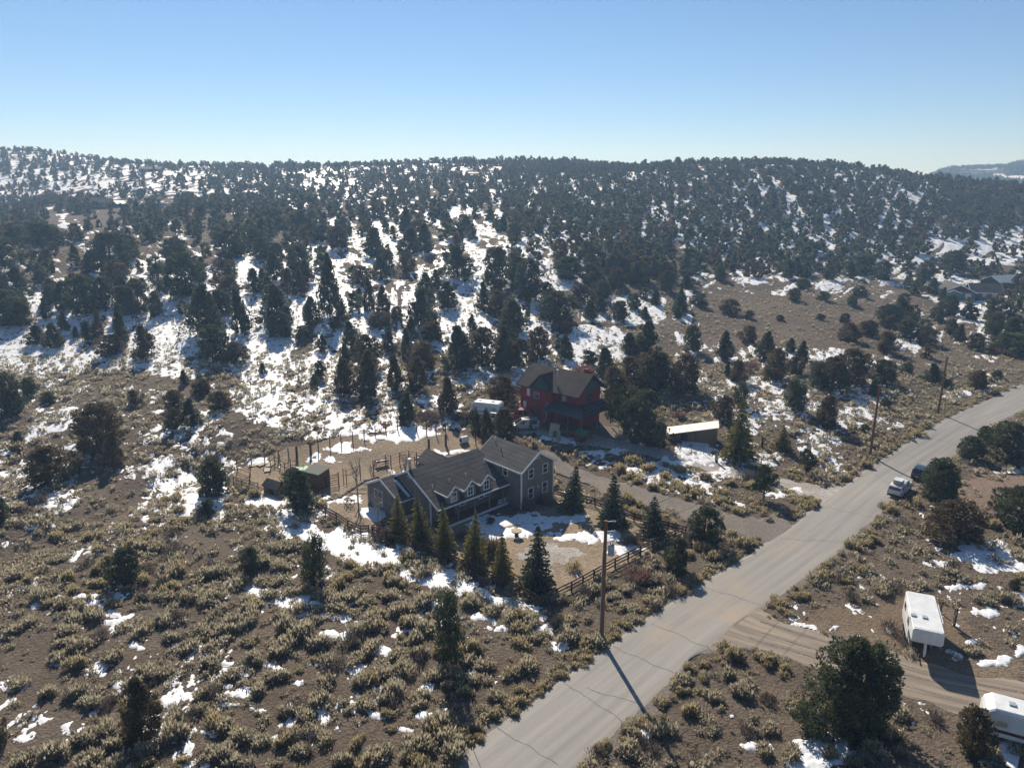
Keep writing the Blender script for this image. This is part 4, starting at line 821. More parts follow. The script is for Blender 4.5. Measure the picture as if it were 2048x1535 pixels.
def scatter(tmpl, X, Y, Z, W, H, which, rot, tint):
    Vs = []; Fs = []; A = {'tip': [], 'leaf': [], 'tint': []}; off = 0
    for k, (V, F, tip, lf) in enumerate(tmpl):
        s = np.nonzero(which == k)[0]
        if not len(s): continue
        c, sn = np.cos(rot[s])[:, None], np.sin(rot[s])[:, None]
        x = (V[None, :, 0] * c - V[None, :, 1] * sn) * W[s][:, None] + X[s][:, None]
        y = (V[None, :, 0] * sn + V[None, :, 1] * c) * W[s][:, None] + Y[s][:, None]
        z = V[None, :, 2] * H[s][:, None] + Z[s][:, None]
        Vs.append(np.stack([x, y, z], -1).reshape(-1, 3))
        Fs.append((F[None] + (np.arange(len(s)) * len(V))[:, None, None]).reshape(-1, F.shape[1]) + off); off += len(s) * len(V)
        A['tip'].append(np.tile(tip, len(s))); A['leaf'].append(np.tile(lf, len(s))); A['tint'].append(np.repeat(tint[s], len(V)))
    return np.concatenate(Vs), np.concatenate(Fs), {k: np.concatenate(v) for k, v in A.items()}
rest = np.array([i for i in range(len(P_)) if i not in ind])
brown = rng.random(len(rest)) < 0.22
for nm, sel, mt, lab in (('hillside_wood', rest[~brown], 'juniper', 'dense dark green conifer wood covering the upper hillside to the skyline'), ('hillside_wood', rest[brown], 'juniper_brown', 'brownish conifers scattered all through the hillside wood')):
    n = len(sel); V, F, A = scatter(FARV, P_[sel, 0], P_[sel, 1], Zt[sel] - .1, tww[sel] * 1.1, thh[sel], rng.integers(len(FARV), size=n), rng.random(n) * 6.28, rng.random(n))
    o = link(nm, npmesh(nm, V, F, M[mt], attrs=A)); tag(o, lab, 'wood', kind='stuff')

# far hill beyond the right end of the ridge
hy = np.linspace(900, 2600, 60); hu = np.linspace(0.30, 1.4, 90); HY, HU = np.meshgrid(hy, hu, indexing='ij'); HX = HU * HY
crest = np.interp(HU, [.3, .5, .58, .62, .66, .70, .74, .85, 1.0, 1.4], [-10, 20, 74, 78, 82, 95, 112, 135, 140, 90])
HZ = crest * np.exp(-((HY - 1500) / 420) ** 2) + (fbm(HX / 120, HY / 120, 4) - .5) * 12 - 4
ix = np.arange(HX.size).reshape(HX.shape); F = np.stack([ix[:-1, :-1], ix[:-1, 1:], ix[1:, 1:], ix[1:, :-1]], -1).reshape(-1, 4)
hill = link('hill', npmesh('hill', np.stack([HX, HY, HZ], -1).reshape(-1, 3), F, M['hill'], True)); tag(hill, kind='structure')
n = 2600; fy = rng.uniform(1150, 1620, n); fu = rng.uniform(.52, 1.0, n); fx = fu * fy
fz = np.interp(fu, [.3, .5, .58, .62, .66, .70, .74, .85, 1.0, 1.4], [-10, 20, 74, 78, 82, 95, 112, 135, 140, 90]) * np.exp(-((fy - 1500) / 420) ** 2) + (fbm(fx / 120, fy / 120, 4) - .5) * 12 - 4
sel = fbm(fx / 70 + 3, fy / 70, 3) > .40
LOW = [crown('dome', 40, 8, .4) for _ in range(3)]
V, F, A = scatter(LOW, fx[sel], fy[sel], fz[sel] - .5, rng.uniform(6, 9, sel.sum()), rng.uniform(6, 9, sel.sum()), rng.integers(3, size=sel.sum()), rng.random(sel.sum()) * 6.28, rng.random(sel.sum()))
tag(link('distant_wood', npmesh('distant_wood', V, F, M['juniper'], attrs=A)), 'distant trees on the far blue hill at the right skyline', 'wood', kind='stuff')
hy2 = np.linspace(1000, 1510, 150); hu2 = np.linspace(.5, 1.1, 420); A2, U2 = np.meshgrid(hy2, hu2, indexing='ij'); X2 = A2 * U2
Z2 = np.interp(U2, [.3, .5, .58, .62, .66, .70, .74, .85, 1.0, 1.4], [-10, 20, 74, 78, 82, 95, 112, 135, 140, 90]) * np.exp(-((A2 - 1500) / 420) ** 2) + (fbm(X2 / 120, A2 / 120, 4) - .5) * 12 - 4
sv = fbm(X2 / 38 + 9, A2 / 60, 4); k_ = sv > .585; ix = np.arange(X2.size).reshape(X2.shape)
F = np.stack([ix[:-1, :-1], ix[:-1, 1:], ix[1:, 1:], ix[1:, :-1]], -1)[(k_[:-1, :-1] & k_[1:, 1:] & k_[1:, :-1])]
uq, inv = np.unique(F, return_inverse=True)
tag(link('distant_snow', npmesh('distant_snow', (np.stack([X2, A2, Z2 + 1.6], -1).reshape(-1, 3))[uq], inv.reshape(F.shape), M['snow'], True)), 'snow patches on the far hill at the right skyline', 'snow', kind='stuff')

# ------------------------------------------------------------------ shrubs
def poly_rect(c, rz, x0, x1, y0, y1):
    ca, sa = math.cos(rz), math.sin(rz); return [(c[0] + x * ca - y * sa, c[1] + x * sa + y * ca) for x, y in ((x0, y0), (x1, y0), (x1, y1), (x0, y1))]
G_O, G_R = Vector((1.2, 84.3, 0)), R(43.5)                 # grey house: corner and heading of its long side
RD_O, RD_R = gp(1041, 828), R(-40)                          # red house
BLOCK = [poly_rect(G_O, G_R, -15.2, 6.4, -0.6, 14.5), poly_rect(RD_O, RD_R, -1, 14.5, -2, 12)]
def blocked(X, Y):
    rd, side = road_dist(X, Y); b = rd < 3.5
    for cl, w in ((dw1, 2.5), (dw2, 2.4), (tr1, 2.9)): b |= lines_dist(X, Y, cl) < w
    for p in [yard_poly, corral_poly, red_poly] + BLOCK: b |= inpoly(X, Y, p)
    return b, rd, side
SAGE = [shrub(1100, .35, .9, .12) for _ in range(7)]; RAB = [shrub(1000, .3, 1.4, .09) for _ in range(5)]; TWG = [bare_bush(260) for _ in range(3)]
SAGE_L = [shrub(110, .35, .8, .28) for _ in range(6)]; RAB_L = [shrub(110, .3, 1.3, .24) for _ in range(5)]; SAGE_F = [shrub(34, .3, .8, .5) for _ in range(6)]; RAB_F = [shrub(34, .3, 1.2, .45) for _ in range(5)]; TINY = [shrub(14, .3, .8, .8) for _ in range(6)]
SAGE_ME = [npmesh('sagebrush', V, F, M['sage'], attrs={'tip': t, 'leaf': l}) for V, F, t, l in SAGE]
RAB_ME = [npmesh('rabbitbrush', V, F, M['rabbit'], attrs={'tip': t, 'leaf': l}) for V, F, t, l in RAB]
TWG_ME = [npmesh('bare_shrub', V, F, M['twig'], attrs={'tip': t, 'leaf': l}) for V, F, t, l in TWG]
def jgrid(y0, y1, cell, um=0.86):
    o = []
    for y in np.arange(y0, y1, cell):
        w = max(um * y, 40); x = np.arange(-w, w, cell); o.append(np.stack([x, np.full(len(x), y)], -1))
    o = np.concatenate(o); return o + (rng.random(o.shape) - .5) * cell * 1.3
S = jgrid(33, 150, 1.08, 1.02); S2 = jgrid(150, 300, 1.9)
bl, rd, side = blocked(S[:, 0], S[:, 1])
den = 0.05 + 1.45 * fbm(S[:, 0] / 5, S[:, 1] / 5, 3)
zS = Hg(S[:, 0], S[:, 1]); sx, sy, szc = pix(S[:, 0], S[:, 1], zS)
lot = inpoly(S[:, 0], S[:, 1], trailer_lot) | inpoly(S[:, 0], S[:, 1], bare_poly)
right = (side < 0)
den = np.where(right, den * .72, den); den = np.where(lot, den * .18, den)
_, sv_ = snow_field(S[:, 0], S[:, 1]); den = np.where((sv_ > 0.02) & (S[:, 1] > 118), den * .95, np.where(sv_ > .05, den * .6, den))
ok = (~bl) & (rng.random(len(S)) < den)
for ax, ay, r in taken: ok &= np.hypot(S[:, 0] - ax, S[:, 1] - ay) > r * .8
S, rd, side, sx, sy, szc, zS = S[ok], rd[ok], side[ok], sx[ok], sy[ok], szc[ok], zS[ok]
wS = .5 + 1.6 * rng.random(len(S)) ** 1.5 * (0.8 + .5 * fbm(S[:, 0] / 9 + 20, S[:, 1] / 9, 2)); hS = wS * rng.uniform(.6, 1.25, len(S))
island = (sx > 1100) & (sx < 1640) & (sy > 890) & (sy < 1060)
pr = 0.16 + 0.45 * np.exp(-np.maximum(rd - 4, 0) / 2.2) + 0.55 * island + 0.25 * ((fbm(S[:, 0] / 14, S[:, 1] / 14 + 60, 2) - .5) * 3); pr = np.where((sx < 500) & (sy < 1000), pr * .4, pr)
rab = rng.random(len(S)) < pr; twg = (~rab) & (rng.random(len(S)) < .16)
wS = np.where(rab, wS * .9, wS)
# fringe of dry yellow brush along both road edges
fr = []
for s_, lo, hi, dens in ((1, 3.45, 4.9, 1.9), (-1, 3.5, 4.8, 1.1)):
    T = np.gradient(road_cl, axis=0); T /= np.linalg.norm(T, axis=1)[:, None]
    for i in range(len(road_cl)):
        for _ in range(2):
            if random.random() < dens * .5:
                o_ = random.uniform(lo, hi); fr.append((road_cl[i][0] - T[i][1] * o_ * s_, road_cl[i][1] + T[i][0] * o_ * s_))
fr = np.array(fr); m = (fr[:, 1] > 33) & (np.abs(fr[:, 0]) < 1.0 * fr[:, 1]); fr = fr[m]
m = np.ones(len(fr), bool)
for cl, w in ((dw1, 3.6), (dw2, 3.4), (tr1, 3.4)): m &= lines_dist(fr[:, 0], fr[:, 1], cl) > w
m &= ~lines_dist(fr[:, 0], fr[:, 1], np.repeat(np.array([[53.5, 91.0], [51.5, 89.2], [59.8, 96.9], [58, 95]]), 4, axis=0)).__lt__(2.0)
fr = fr[m]
nS, nF = len(S), len(fr)
X_ = np.r_[S[:, 0], fr[:, 0]]; Y_ = np.r_[S[:, 1], fr[:, 1]]; W_ = np.r_[wS, rng.uniform(.5, 1.15, nF)]; H_ = np.r_[hS, W_[nS:] * rng.uniform(.9, 1.3, nF)]
RAB_ = np.r_[rab, rng.random(nF) < .85]; TW_ = np.r_[twg, np.zeros(nF, bool)]
Z_ = Hg(X_, Y_) - .03; sx, sy, szc = pix(X_, Y_, Z_); vis = (sx > 5) & (sx < 2043) & (sy < 1530)
for ax, ay in ((53.5, 91.0), (51.5, 89.2), (59.8, 96.9), (58, 95), (37.8, 60), (38.5, 62), (38, 58)):
    far_ = np.hypot(X_ - ax, Y_ - ay) > 2.4; vis &= far_; H_ = np.where(far_, H_, 0.0)
big = np.argsort(-(W_ / szc) * vis)
LAND = [(903, 1300, 'the tall column juniper'), (629, 1150, 'the dark column juniper below the corral'), (503, 1130, 'the small round juniper'), (254, 1150, 'the round juniper of the left flat'), (284, 1450, 'the olive juniper at lower left'), (1205, 1280, 'the big utility pole'), (1353, 1140, 'the egg shaped juniper'), (1690, 1430, 'the largest juniper'), (1850, 1240, 'the white fifth wheel trailer'), (1942, 1480, 'the striped travel trailer'), (1912, 1060, 'the yellowish juniper'), (1800, 980, 'the parked pickup'), (1740, 910, 'the second utility pole'), (1408, 1080, 'the fence corner juniper'), (1527, 990, 'the young pine by the driveway'), (1073, 1190, 'the near fence corner'), (720, 1090, 'the snow band'), (428, 1000, 'the corral juniper'), (100, 970, 'the brown juniper at the left'), (20, 1300, 'the left edge'), (560, 1520, 'the bottom edge left of the road'), (1300, 1500, 'the bottom edge right of the road'), (450, 1330, 'the middle of the left flat'), (700, 1350, 'the open flat left of the road'), (1500, 1240, 'the dirt track mouth'), (1300, 960, 'the strip between both driveways')]
def side_words(i):
    k = min(range(len(LAND)), key=lambda j: (LAND[j][0] - sx[i]) ** 2 + (LAND[j][1] - sy[i]) ** 2 * 2); dx, dy = sx[i] - LAND[k][0], sy[i] - LAND[k][1]
    w = ('left of' if dx < 0 else 'right of') if abs(dx) > 1.4 * abs(dy) else ('behind' if dy < 0 else 'in front of')
    if 'edge' in LAND[k][2] or 'flat left' in LAND[k][2] or 'middle' in LAND[k][2] or 'strip' in LAND[k][2]: w = 'near'
    return '%s %s' % (w, LAND[k][2])
def side_words_old(i):
    if sx[i] < 520: return 'in the left foreground'
    if sx[i] < 1000 and sy[i] > 1150: return 'left of the road in the foreground'
    if sy[i] < 1120: return 'between the houses and the road'
    return 'along the near part of the road' if sx[i] < 1500 else 'on the right of the road'
indiv = set()
for kind, flt, mes, nm, lk, cap in (('s', (~RAB_) & (~TW_), SAGE_ME, 'sagebrush', 'grey green sagebrush clump', 200), ('r', RAB_, RAB_ME, 'rabbitbrush', 'dry yellow rabbitbrush clump', 200), ('t', TW_, TWG_ME, 'bare_shrub', 'leafless grey brown shrub', 60)):
    c = 0
    for i in big:
        if c >= cap: break
        if not flt[i] or not vis[i] or H_[i] <= 0: continue
        o = bpy.data.objects.new(nm, random.choice(mes)); col.objects.link(o)
        o.location = (X_[i], Y_[i], Z_[i]); o.scale = (W_[i], W_[i], H_[i]); o.rotation_euler = (0, 0, random.random() * 6.28)
        sz_ = 'large' if W_[i] > 1.6 else 'small' if W_[i] < 1.2 else 'middling'; tag(o, '%s %s %s' % (sz_, lk, side_words(i)), 'shrub', '%s %ss %s' % (sz_, lk, side_words(i))); indiv.add(int(i)); c += 1
rest = np.array([i for i in range(len(X_)) if i not in indiv and H_[i] > 0])
r_ = RAB_[rest]
nearS = Y_[rest] < 88
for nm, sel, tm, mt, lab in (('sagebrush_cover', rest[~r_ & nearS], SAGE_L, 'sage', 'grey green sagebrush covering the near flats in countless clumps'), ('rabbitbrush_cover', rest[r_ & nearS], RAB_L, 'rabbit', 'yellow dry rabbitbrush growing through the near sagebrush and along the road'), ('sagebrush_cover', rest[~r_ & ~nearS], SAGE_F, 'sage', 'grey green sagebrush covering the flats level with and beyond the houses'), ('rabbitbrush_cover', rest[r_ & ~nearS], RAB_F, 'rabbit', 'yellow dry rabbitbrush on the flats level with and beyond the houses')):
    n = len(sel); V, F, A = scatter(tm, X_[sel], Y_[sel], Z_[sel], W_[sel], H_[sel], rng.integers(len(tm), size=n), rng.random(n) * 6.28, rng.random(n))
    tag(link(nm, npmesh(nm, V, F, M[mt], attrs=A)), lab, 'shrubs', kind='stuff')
zS2 = Hg(S2[:, 0], S2[:, 1]); hx, hy_, hz = pix(S2[:, 0], S2[:, 1], zS2); _, sv2 = snow_field(S2[:, 0], S2[:, 1])
ok = rng.random(len(S2)) < (np.where(sv2 > 0.02, np.where(S2[:, 1] < 190, 1.0, .75), 1.1) * (0.3 + fbm(S2[:, 0] / 12, S2[:, 1] / 12, 2)))
S2 = S2[ok]; zS2 = zS2[ok]; n = len(S2); w2 = rng.uniform(.7, 1.7, n)
V, F, A = scatter(TINY, S2[:, 0], S2[:, 1], zS2 - .02, w2, w2 * rng.uniform(.8, 1.2, n), rng.integers(6, size=n), rng.random(n) * 6.28, rng.random(n))
tag(link('hillside_brush', npmesh('hillside_brush', V, F, M['sage'], attrs=A)), 'low dark brush poking through the snow of the slope and the brown field', 'brush', kind='stuff')
# dry grass and twig litter on the near ground
LIT = [shrub(9, .3, .3, .5) for _ in range(6)]
n = 15000; ly = 34 + 86 * rng.random(n) ** 1.2; lx = (rng.random(n) * 2 - 1) * .8 * ly; bl, rd_, _s = blocked(lx, ly); g_ = (~bl) & (fbm(lx / 5, ly / 5, 3) > .46); lx, ly = lx[g_], ly[g_]; n = len(lx)
w2 = rng.uniform(.25, .6, n); V, F, A = scatter(LIT, lx, ly, Hg(lx, ly), w2, w2 * .5, rng.integers(6, size=n), rng.random(n) * 6.28, rng.random(n))
tag(link('dry_grass', npmesh('dry_grass', V, F, M['straw'], attrs=A)), 'short dry straw coloured grass tufts between the sagebrush', 'grass', kind='stuff')

# ------------------------------------------------------------------ building helpers (local coordinates of the parent)
def gable_wall(mb, x0, x1, y0, y1, zb, ze, zr, along):
    """closed block with gable; ridge runs along 'x' or 'y'"""
    if along == 'x':
        ym = (y0 + y1) / 2; prof = [(y0, zb), (y1, zb), (y1, ze), (ym, zr), (y0, ze)]
        vs = [(x0, y, z) for y, z in prof] + [(x1, y, z) for y, z in prof]
    else:
        xm = (x0 + x1) / 2; prof = [(x0, zb), (x1, zb), (x1, ze), (xm, zr), (x0, ze)]
        vs = [(x, y0, z) for x, z in prof] + [(x, y1, z) for x, z in prof]
    n = 5; return mb.add(vs, [tuple(range(n)), tuple(range(2 * n - 1, n - 1, -1))] + [(i, (i + 1) % n, n + (i + 1) % n, n + i) for i in range(n)])
def gable_roof(parent, x0, x1, y0, y1, ze, zr, along, mat, trim, oh=0.35, name='roof', t=0.16, rake=True):
    """two slabs over the block with overhang; trims along eaves and rakes as children"""
    if along == 'x': m0, half = (y0 + y1) / 2, (y1 - y0) / 2
    else: m0, half = (x0 + x1) / 2, (x1 - x0) / 2
    sl = (zr - ze) / half; up = 0.17; zr_, ze_ = zr + up, ze - sl * oh + up
    mb = MB(); tm = MB()
    for s in (-1, 1):
        e = m0 + s * (half + oh)
        if along == 'x':
            q = [(x0 - oh, e, ze_), (x1 + oh, e, ze_), (x1 + oh, m0, zr_), (x0 - oh, m0, zr_)]
        else:
            q = [(e, y0 - oh, ze_), (e, y1 + oh, ze_), (m0, y1 + oh, zr_), (m0, y0 - oh, zr_)]
        mb.slab(q, t)
        d = Vector((0, s * .03, 0)) if along == 'x' else Vector((s * .03, 0, 0))
        tm.beam(Vector(q[0]) + d - Vector((0, 0, .10)), Vector(q[1]) + d - Vector((0, 0, .10)), .05, .22)
        if rake:
            for a, b, k in ((q[0], q[3], -1), (q[1], q[2], 1)):
                d2 = Vector((k * .03, 0, 0)) if along == 'x' else Vector((0, k * .03, 0))
                tm.beam(Vector(a) + d2 - Vector((0, 0, .09)), Vector(b) + d2 - Vector((0, 0, .09)), .05, .24)
    r = mb.build(name, mat, parent)
    if trim: tm.build('fascia', trim, r)
    return r
def window(parent, c, n, w, h, frame, glass=None, mull=1, bars=True, name='window', t=0.09):
    """framed window on a wall: centre c, outward normal n (local)"""
    c = Vector(c); n = Vector(n).normalized(); u = Vector((0, 0, 1)); r = u.cross(n).normalized(); mb = MB()
    c = c + n * 0.03
    for s in (-1, 1):
        mb.beam(c + r * s * (w / 2) - u * (h / 2 + t / 2), c + r * s * (w / 2) + u * (h / 2 + t / 2), .07, t, up=r)
    for s in (-1, 1):
        mb.beam(c - r * (w / 2 - t / 2) + u * s * h / 2, c + r * (w / 2 - t / 2) + u * s * h / 2, .07, t)
    if mull: mb.beam(c - r * (w / 2 - t / 2), c + r * (w / 2 - t / 2), .05, .05)
    if mull > 1: mb.beam(c - u * (h / 2 - t / 2), c + u * (h / 2 - t / 2), .045, .05, up=r)
    o = mb.build(name, frame, parent)
    g = MB(); g.beam(c - n * .02 - u * h / 2 * .97, c - n * .02 + u * h / 2 * .97, .02, w * .97, up=r)
    # beam: width across the wall normal, height along the wall
    gl = g.build('pane', glass or M['glass'], o); return o

# ------------------------------------------------------------------ grey house
def grey_house():
    H = empty('grey_house', (G_O.x, G_O.y, hg(G_O.x, G_O.y)), G_R, 'grey brown two storey house with white trim, dormers and porch', 'house')
    wall, roof, wh = M['grey_wall'], M['roof'], M['white']
    # two storey wing
    gable_wall(MB(), 0, 1, 0, 1, 0, 1, 2, 'x')
    mb = MB(); gable_wall(mb, 0, 5.8, 0, 8.2, -.6, 5.2, 7.0, 'y'); mb.build('wall', wall, H)
    gable_roof(H, 0, 5.8, 0, 8.2, 5.2, 7.0, 'y', roof, wh)
    # main body with the long roof that runs down over the porch
    EY, EZ, RY, RZ = 2.35, 2.75, 8.4, 5.95; sl = (RZ - EZ) / (RY - EY)
    mb = MB(); fy = 4.3; zf = EZ + (fy - EY) * sl
    prof = [(fy, -.6), (13.6, -.6), (13.6, RZ - (13.6 - RY) * sl), (RY, RZ), (fy, zf)]
    vs = [(-11.2, y, z) for y, z in prof] + [(-.003, y, z) for y, z in prof]
    mb.add(vs, [tuple(range(5)), tuple(range(9, 4, -1))] + [(i, (i + 1) % 5, 5 + (i + 1) % 5, 5 + i) for i in range(5)]); mb.build('wall', wall, H)
    mb = MB(); up = .16; x0, x1 = -11.6, -.004
    q1 = [(x0, EY - .1, EZ + up - .05), (x1, EY - .1, EZ + up - .05), (x1, RY, RZ + up), (x0, RY, RZ + up)]
    q2 = [(x0, RY, RZ + up), (x1, RY, RZ + up), (x1, 14.0, RZ + up - (14 - RY) * sl), (x0, 14.0, RZ + up - (14 - RY) * sl)]
    mb.slab(q1, .15); mb.slab(q2, .15); mr = mb.build('roof', roof, H)
    tm = MB(); dz = Vector((0, 0, -.09))
    tm.beam(Vector(q1[0]) + Vector((-.03, 0, 0)) + dz, Vector(q1[3]) + Vector((-.03, 0, 0)) + dz, .05, .24)
    tm.beam(Vector(q2[0]) + Vector((-.03, 0, 0)) + dz, Vector(q2[3]) + Vector((-.03, 0, 0)) + dz, .05, .24)
    tm.beam(Vector(q1[0]) + Vector((0, -.03, 0)) + dz, Vector(q1[1]) + Vector((.35, -.03, 0)) + dz, .05, .2)
    tm.build('fascia', wh, mr)
    # rear gable seen just over the ridge
    mb = MB(); gable_wall(mb, -4.8, -1.6, 10.4, 15.4, 0.0, 3.6, 4.75, 'y'); mb.build('wall', wall, H)
    gable_roof(H, -4.8, -1.6, 11.0, 15.4, 3.6, 4.75, 'y', roof, None, .25)
    # low gabled room on the left end
    mb = MB(); gable_wall(mb, -13.2, -11.203, 7.9, 15.1, -1.2, 2.75, 4.45, 'x'); mb.build('wall', wall, H)
    lr = gable_roof(H, -13.2, -11.6, 7.9, 15.1, 2.75, 4.45, 'x', roof, wh)
    s2 = MB(); z_ = lambda y: 2.75 + (y - 7.9) / 3.6 * 1.7 + .17
    s2.slab([(-12.0, 7.75, z_(7.75) + .10), (-11.65, 7.75, z_(7.75) + .10), (-11.65, 10.6, z_(10.6) + .10), (-12.1, 10.6, z_(10.6) + .10)], .09); s2.build('roof_snow', M['snow'], lr, bevel=.03)
    # corner boards
    for x, y, z0, z1 in ((-.02, -.02, 0, 5.1), (5.82, -.02, 0, 5.1), (-11.22, 4.28, 0, 3.5), (-13.22, 7.88, -.4, 2.6), (-13.22, 15.12, -.4, 2.6)):
        mb = MB(); mb.box((x, y, (z0 + z1) / 2), (.16, .16, z1 - z0)); mb.build('corner_board', wh, H)
    for x, z, h in ((1.7, 4.45, 1.25), (4.3, 4.5, 1.25), (1.65, 1.75, 1.45), (4.25, 1.85, 1.45)): window(H, (x, 0, z), (0, -1, 0), .88, h, wh)
    window(H, (0, 3.0, 4.45), (-1, 0, 0), .85, 1.3, wh)
    window(H, (-13.2, 12.6, 1.65), (-1, 0, 0), 1.7, 2.0, wh, M['glass'], 2)
    # attic vents, half round
    for c, n in (((2.9, -.04, 6.25), (0, -1, 0)), ((-13.24, 11.5, 3.75), (-1, 0, 0)), ((-11.24, 8.4, 5.1), (-1, 0, 0))):
        mb = MB(); n = Vector(n); r = Vector((0, 0, 1)).cross(n); pts = [Vector(c) + r * math.cos(a) * .36 + Vector((0, 0, math.sin(a) * .36)) for a in [math.pi * i / 8 for i in range(9)]]
        for a, b in zip(pts, pts[1:] + pts[:1]): mb.beam(a, b, .06, .06, up=n)
        mb.build('attic_vent', wh, H)
    # dormers
    for i, x in enumerate((-9.0, -6.35, -3.7)):
        w = .9; yf = 2.55; ze, zr = 4.32, 5.1; yb = EY + (zr + .1 - EZ) / sl
        mb = MB(); gable_wall(mb, x - w, x + w, yf, yb, EZ + (yf - EY) * sl - .1, ze, zr, 'y'); d = mb.build('dormer', wall, H)
        mb = MB(); oh = .32; s_ = (zr - ze) / w
        for s in (-1, 1):
            yb2 = EY + (ze - s_ * oh + .12 - EZ) / sl
            mb.slab([(x + s * (w + oh), yf - .35, ze - s_ * oh + .12), (x + s * (w + oh), yb2 + .2, ze - s_ * oh + .12), (x, yb + .3, zr + .12), (x, yf - .35, zr + .12)], .1)
        mb.build('dormer_roof', roof, d)
        tm = MB()
        for s in (-1, 1):
            tm.beam((x + s * (w + oh + .03), yf - .35, ze - s_ * oh + .05), (x + s * (w + oh + .03), yb2 - .1, ze - s_ * oh + .05), .05, .17)
            tm.beam((x + s * (w + oh), yf - .38, ze - s_ * oh + .05), (x, yf - .38, zr + .06), .05, .17)
        tm.beam((x - w - oh, yb2 + .1, ze + .05), (x - w - oh, yb2 + .1, ze + .55), .08, .08)
        tm.build('fascia', wh, d)
        window(d, (x, yf, 3.72), (0, -1, 0), .86, 1.2, wh, mull=2, t=.12)
    # porch
    mb = MB(); mb.box((-5.6, 3.35, .16), (11.0, 1.9, .32)); mb.build('porch_deck', M['shed_wood'], H)
    mb = MB(); mb.box((-5.6, 2.36, .17), (11.0, .06, .30)); mb.build('deck_edge', wh, H)
    for x in (-10.9, -8.3, -5.7, -3.2, -.9):
        mb = MB(); mb.box((x, 2.55, 1.5), (.14, .14, 2.4)); mb.build('porch_post', M['grey_wall'], H)
    mb = MB(); mb.box((-1.0, 2.52, .95), (1.5, .05, .06)); mb.box((-1.0, 2.52, .45), (1.5, .05, .06))
    for k in range(9): mb.box((-1.7 + k * .17, 2.52, .7), (.05, .04, .5))
    mb.build('porch_railing', wh, H)
    for x, w in ((-9.8, .9), (-6.2, .9), (-3.1, .8), (-2.1, .8)): window(H, (x, 4.3, 1.75), (0, -1, 0), w, 1.2, wh)
    mb = MB(); mb.box((-8.0, 4.26, 1.35), (.95, .08, 2.05)); mb.build('door', M['brown_wall'], H)
    # flue, roof vents, wall lamp
    mb = MB(); mb.cyl((-10.6, 9.2, 5.2), (-10.6, 9.2, 7.0), .17, .17, 10); f = mb.build('flue', M['steel'], H)
    mb = MB(); mb.cyl((-10.6, 9.2, 7.0), (-10.6, 9.2, 7.22), .26, .2, 10); mb.build('flue_cap', M['white'], f)
    for x, y, z in ((-.8, 6.2, 5.3), (1.3, 5.2, 6.6), (2.3, 7.5, 7.2), (4.6, 8.0, 6.3)):
        mb = MB(); mb.cyl((x, y, z - .5), (x, y, z + .15), .06, .06, 8); mb.build('vent_pipe', M['white'] if x != 1.3 else M['black'], H)
    mb = MB(); mb.box((3.0, -.07, 2.25), (.14, .12, .25)); mb.build('wall_lamp', M['white'], H)
    # lower skirting
    mb = MB(); mb.box((-12.4, 7.86, .0), (1.7, .05, 1.0)); mb.build('skirting', M['white'], H)
grey_house()

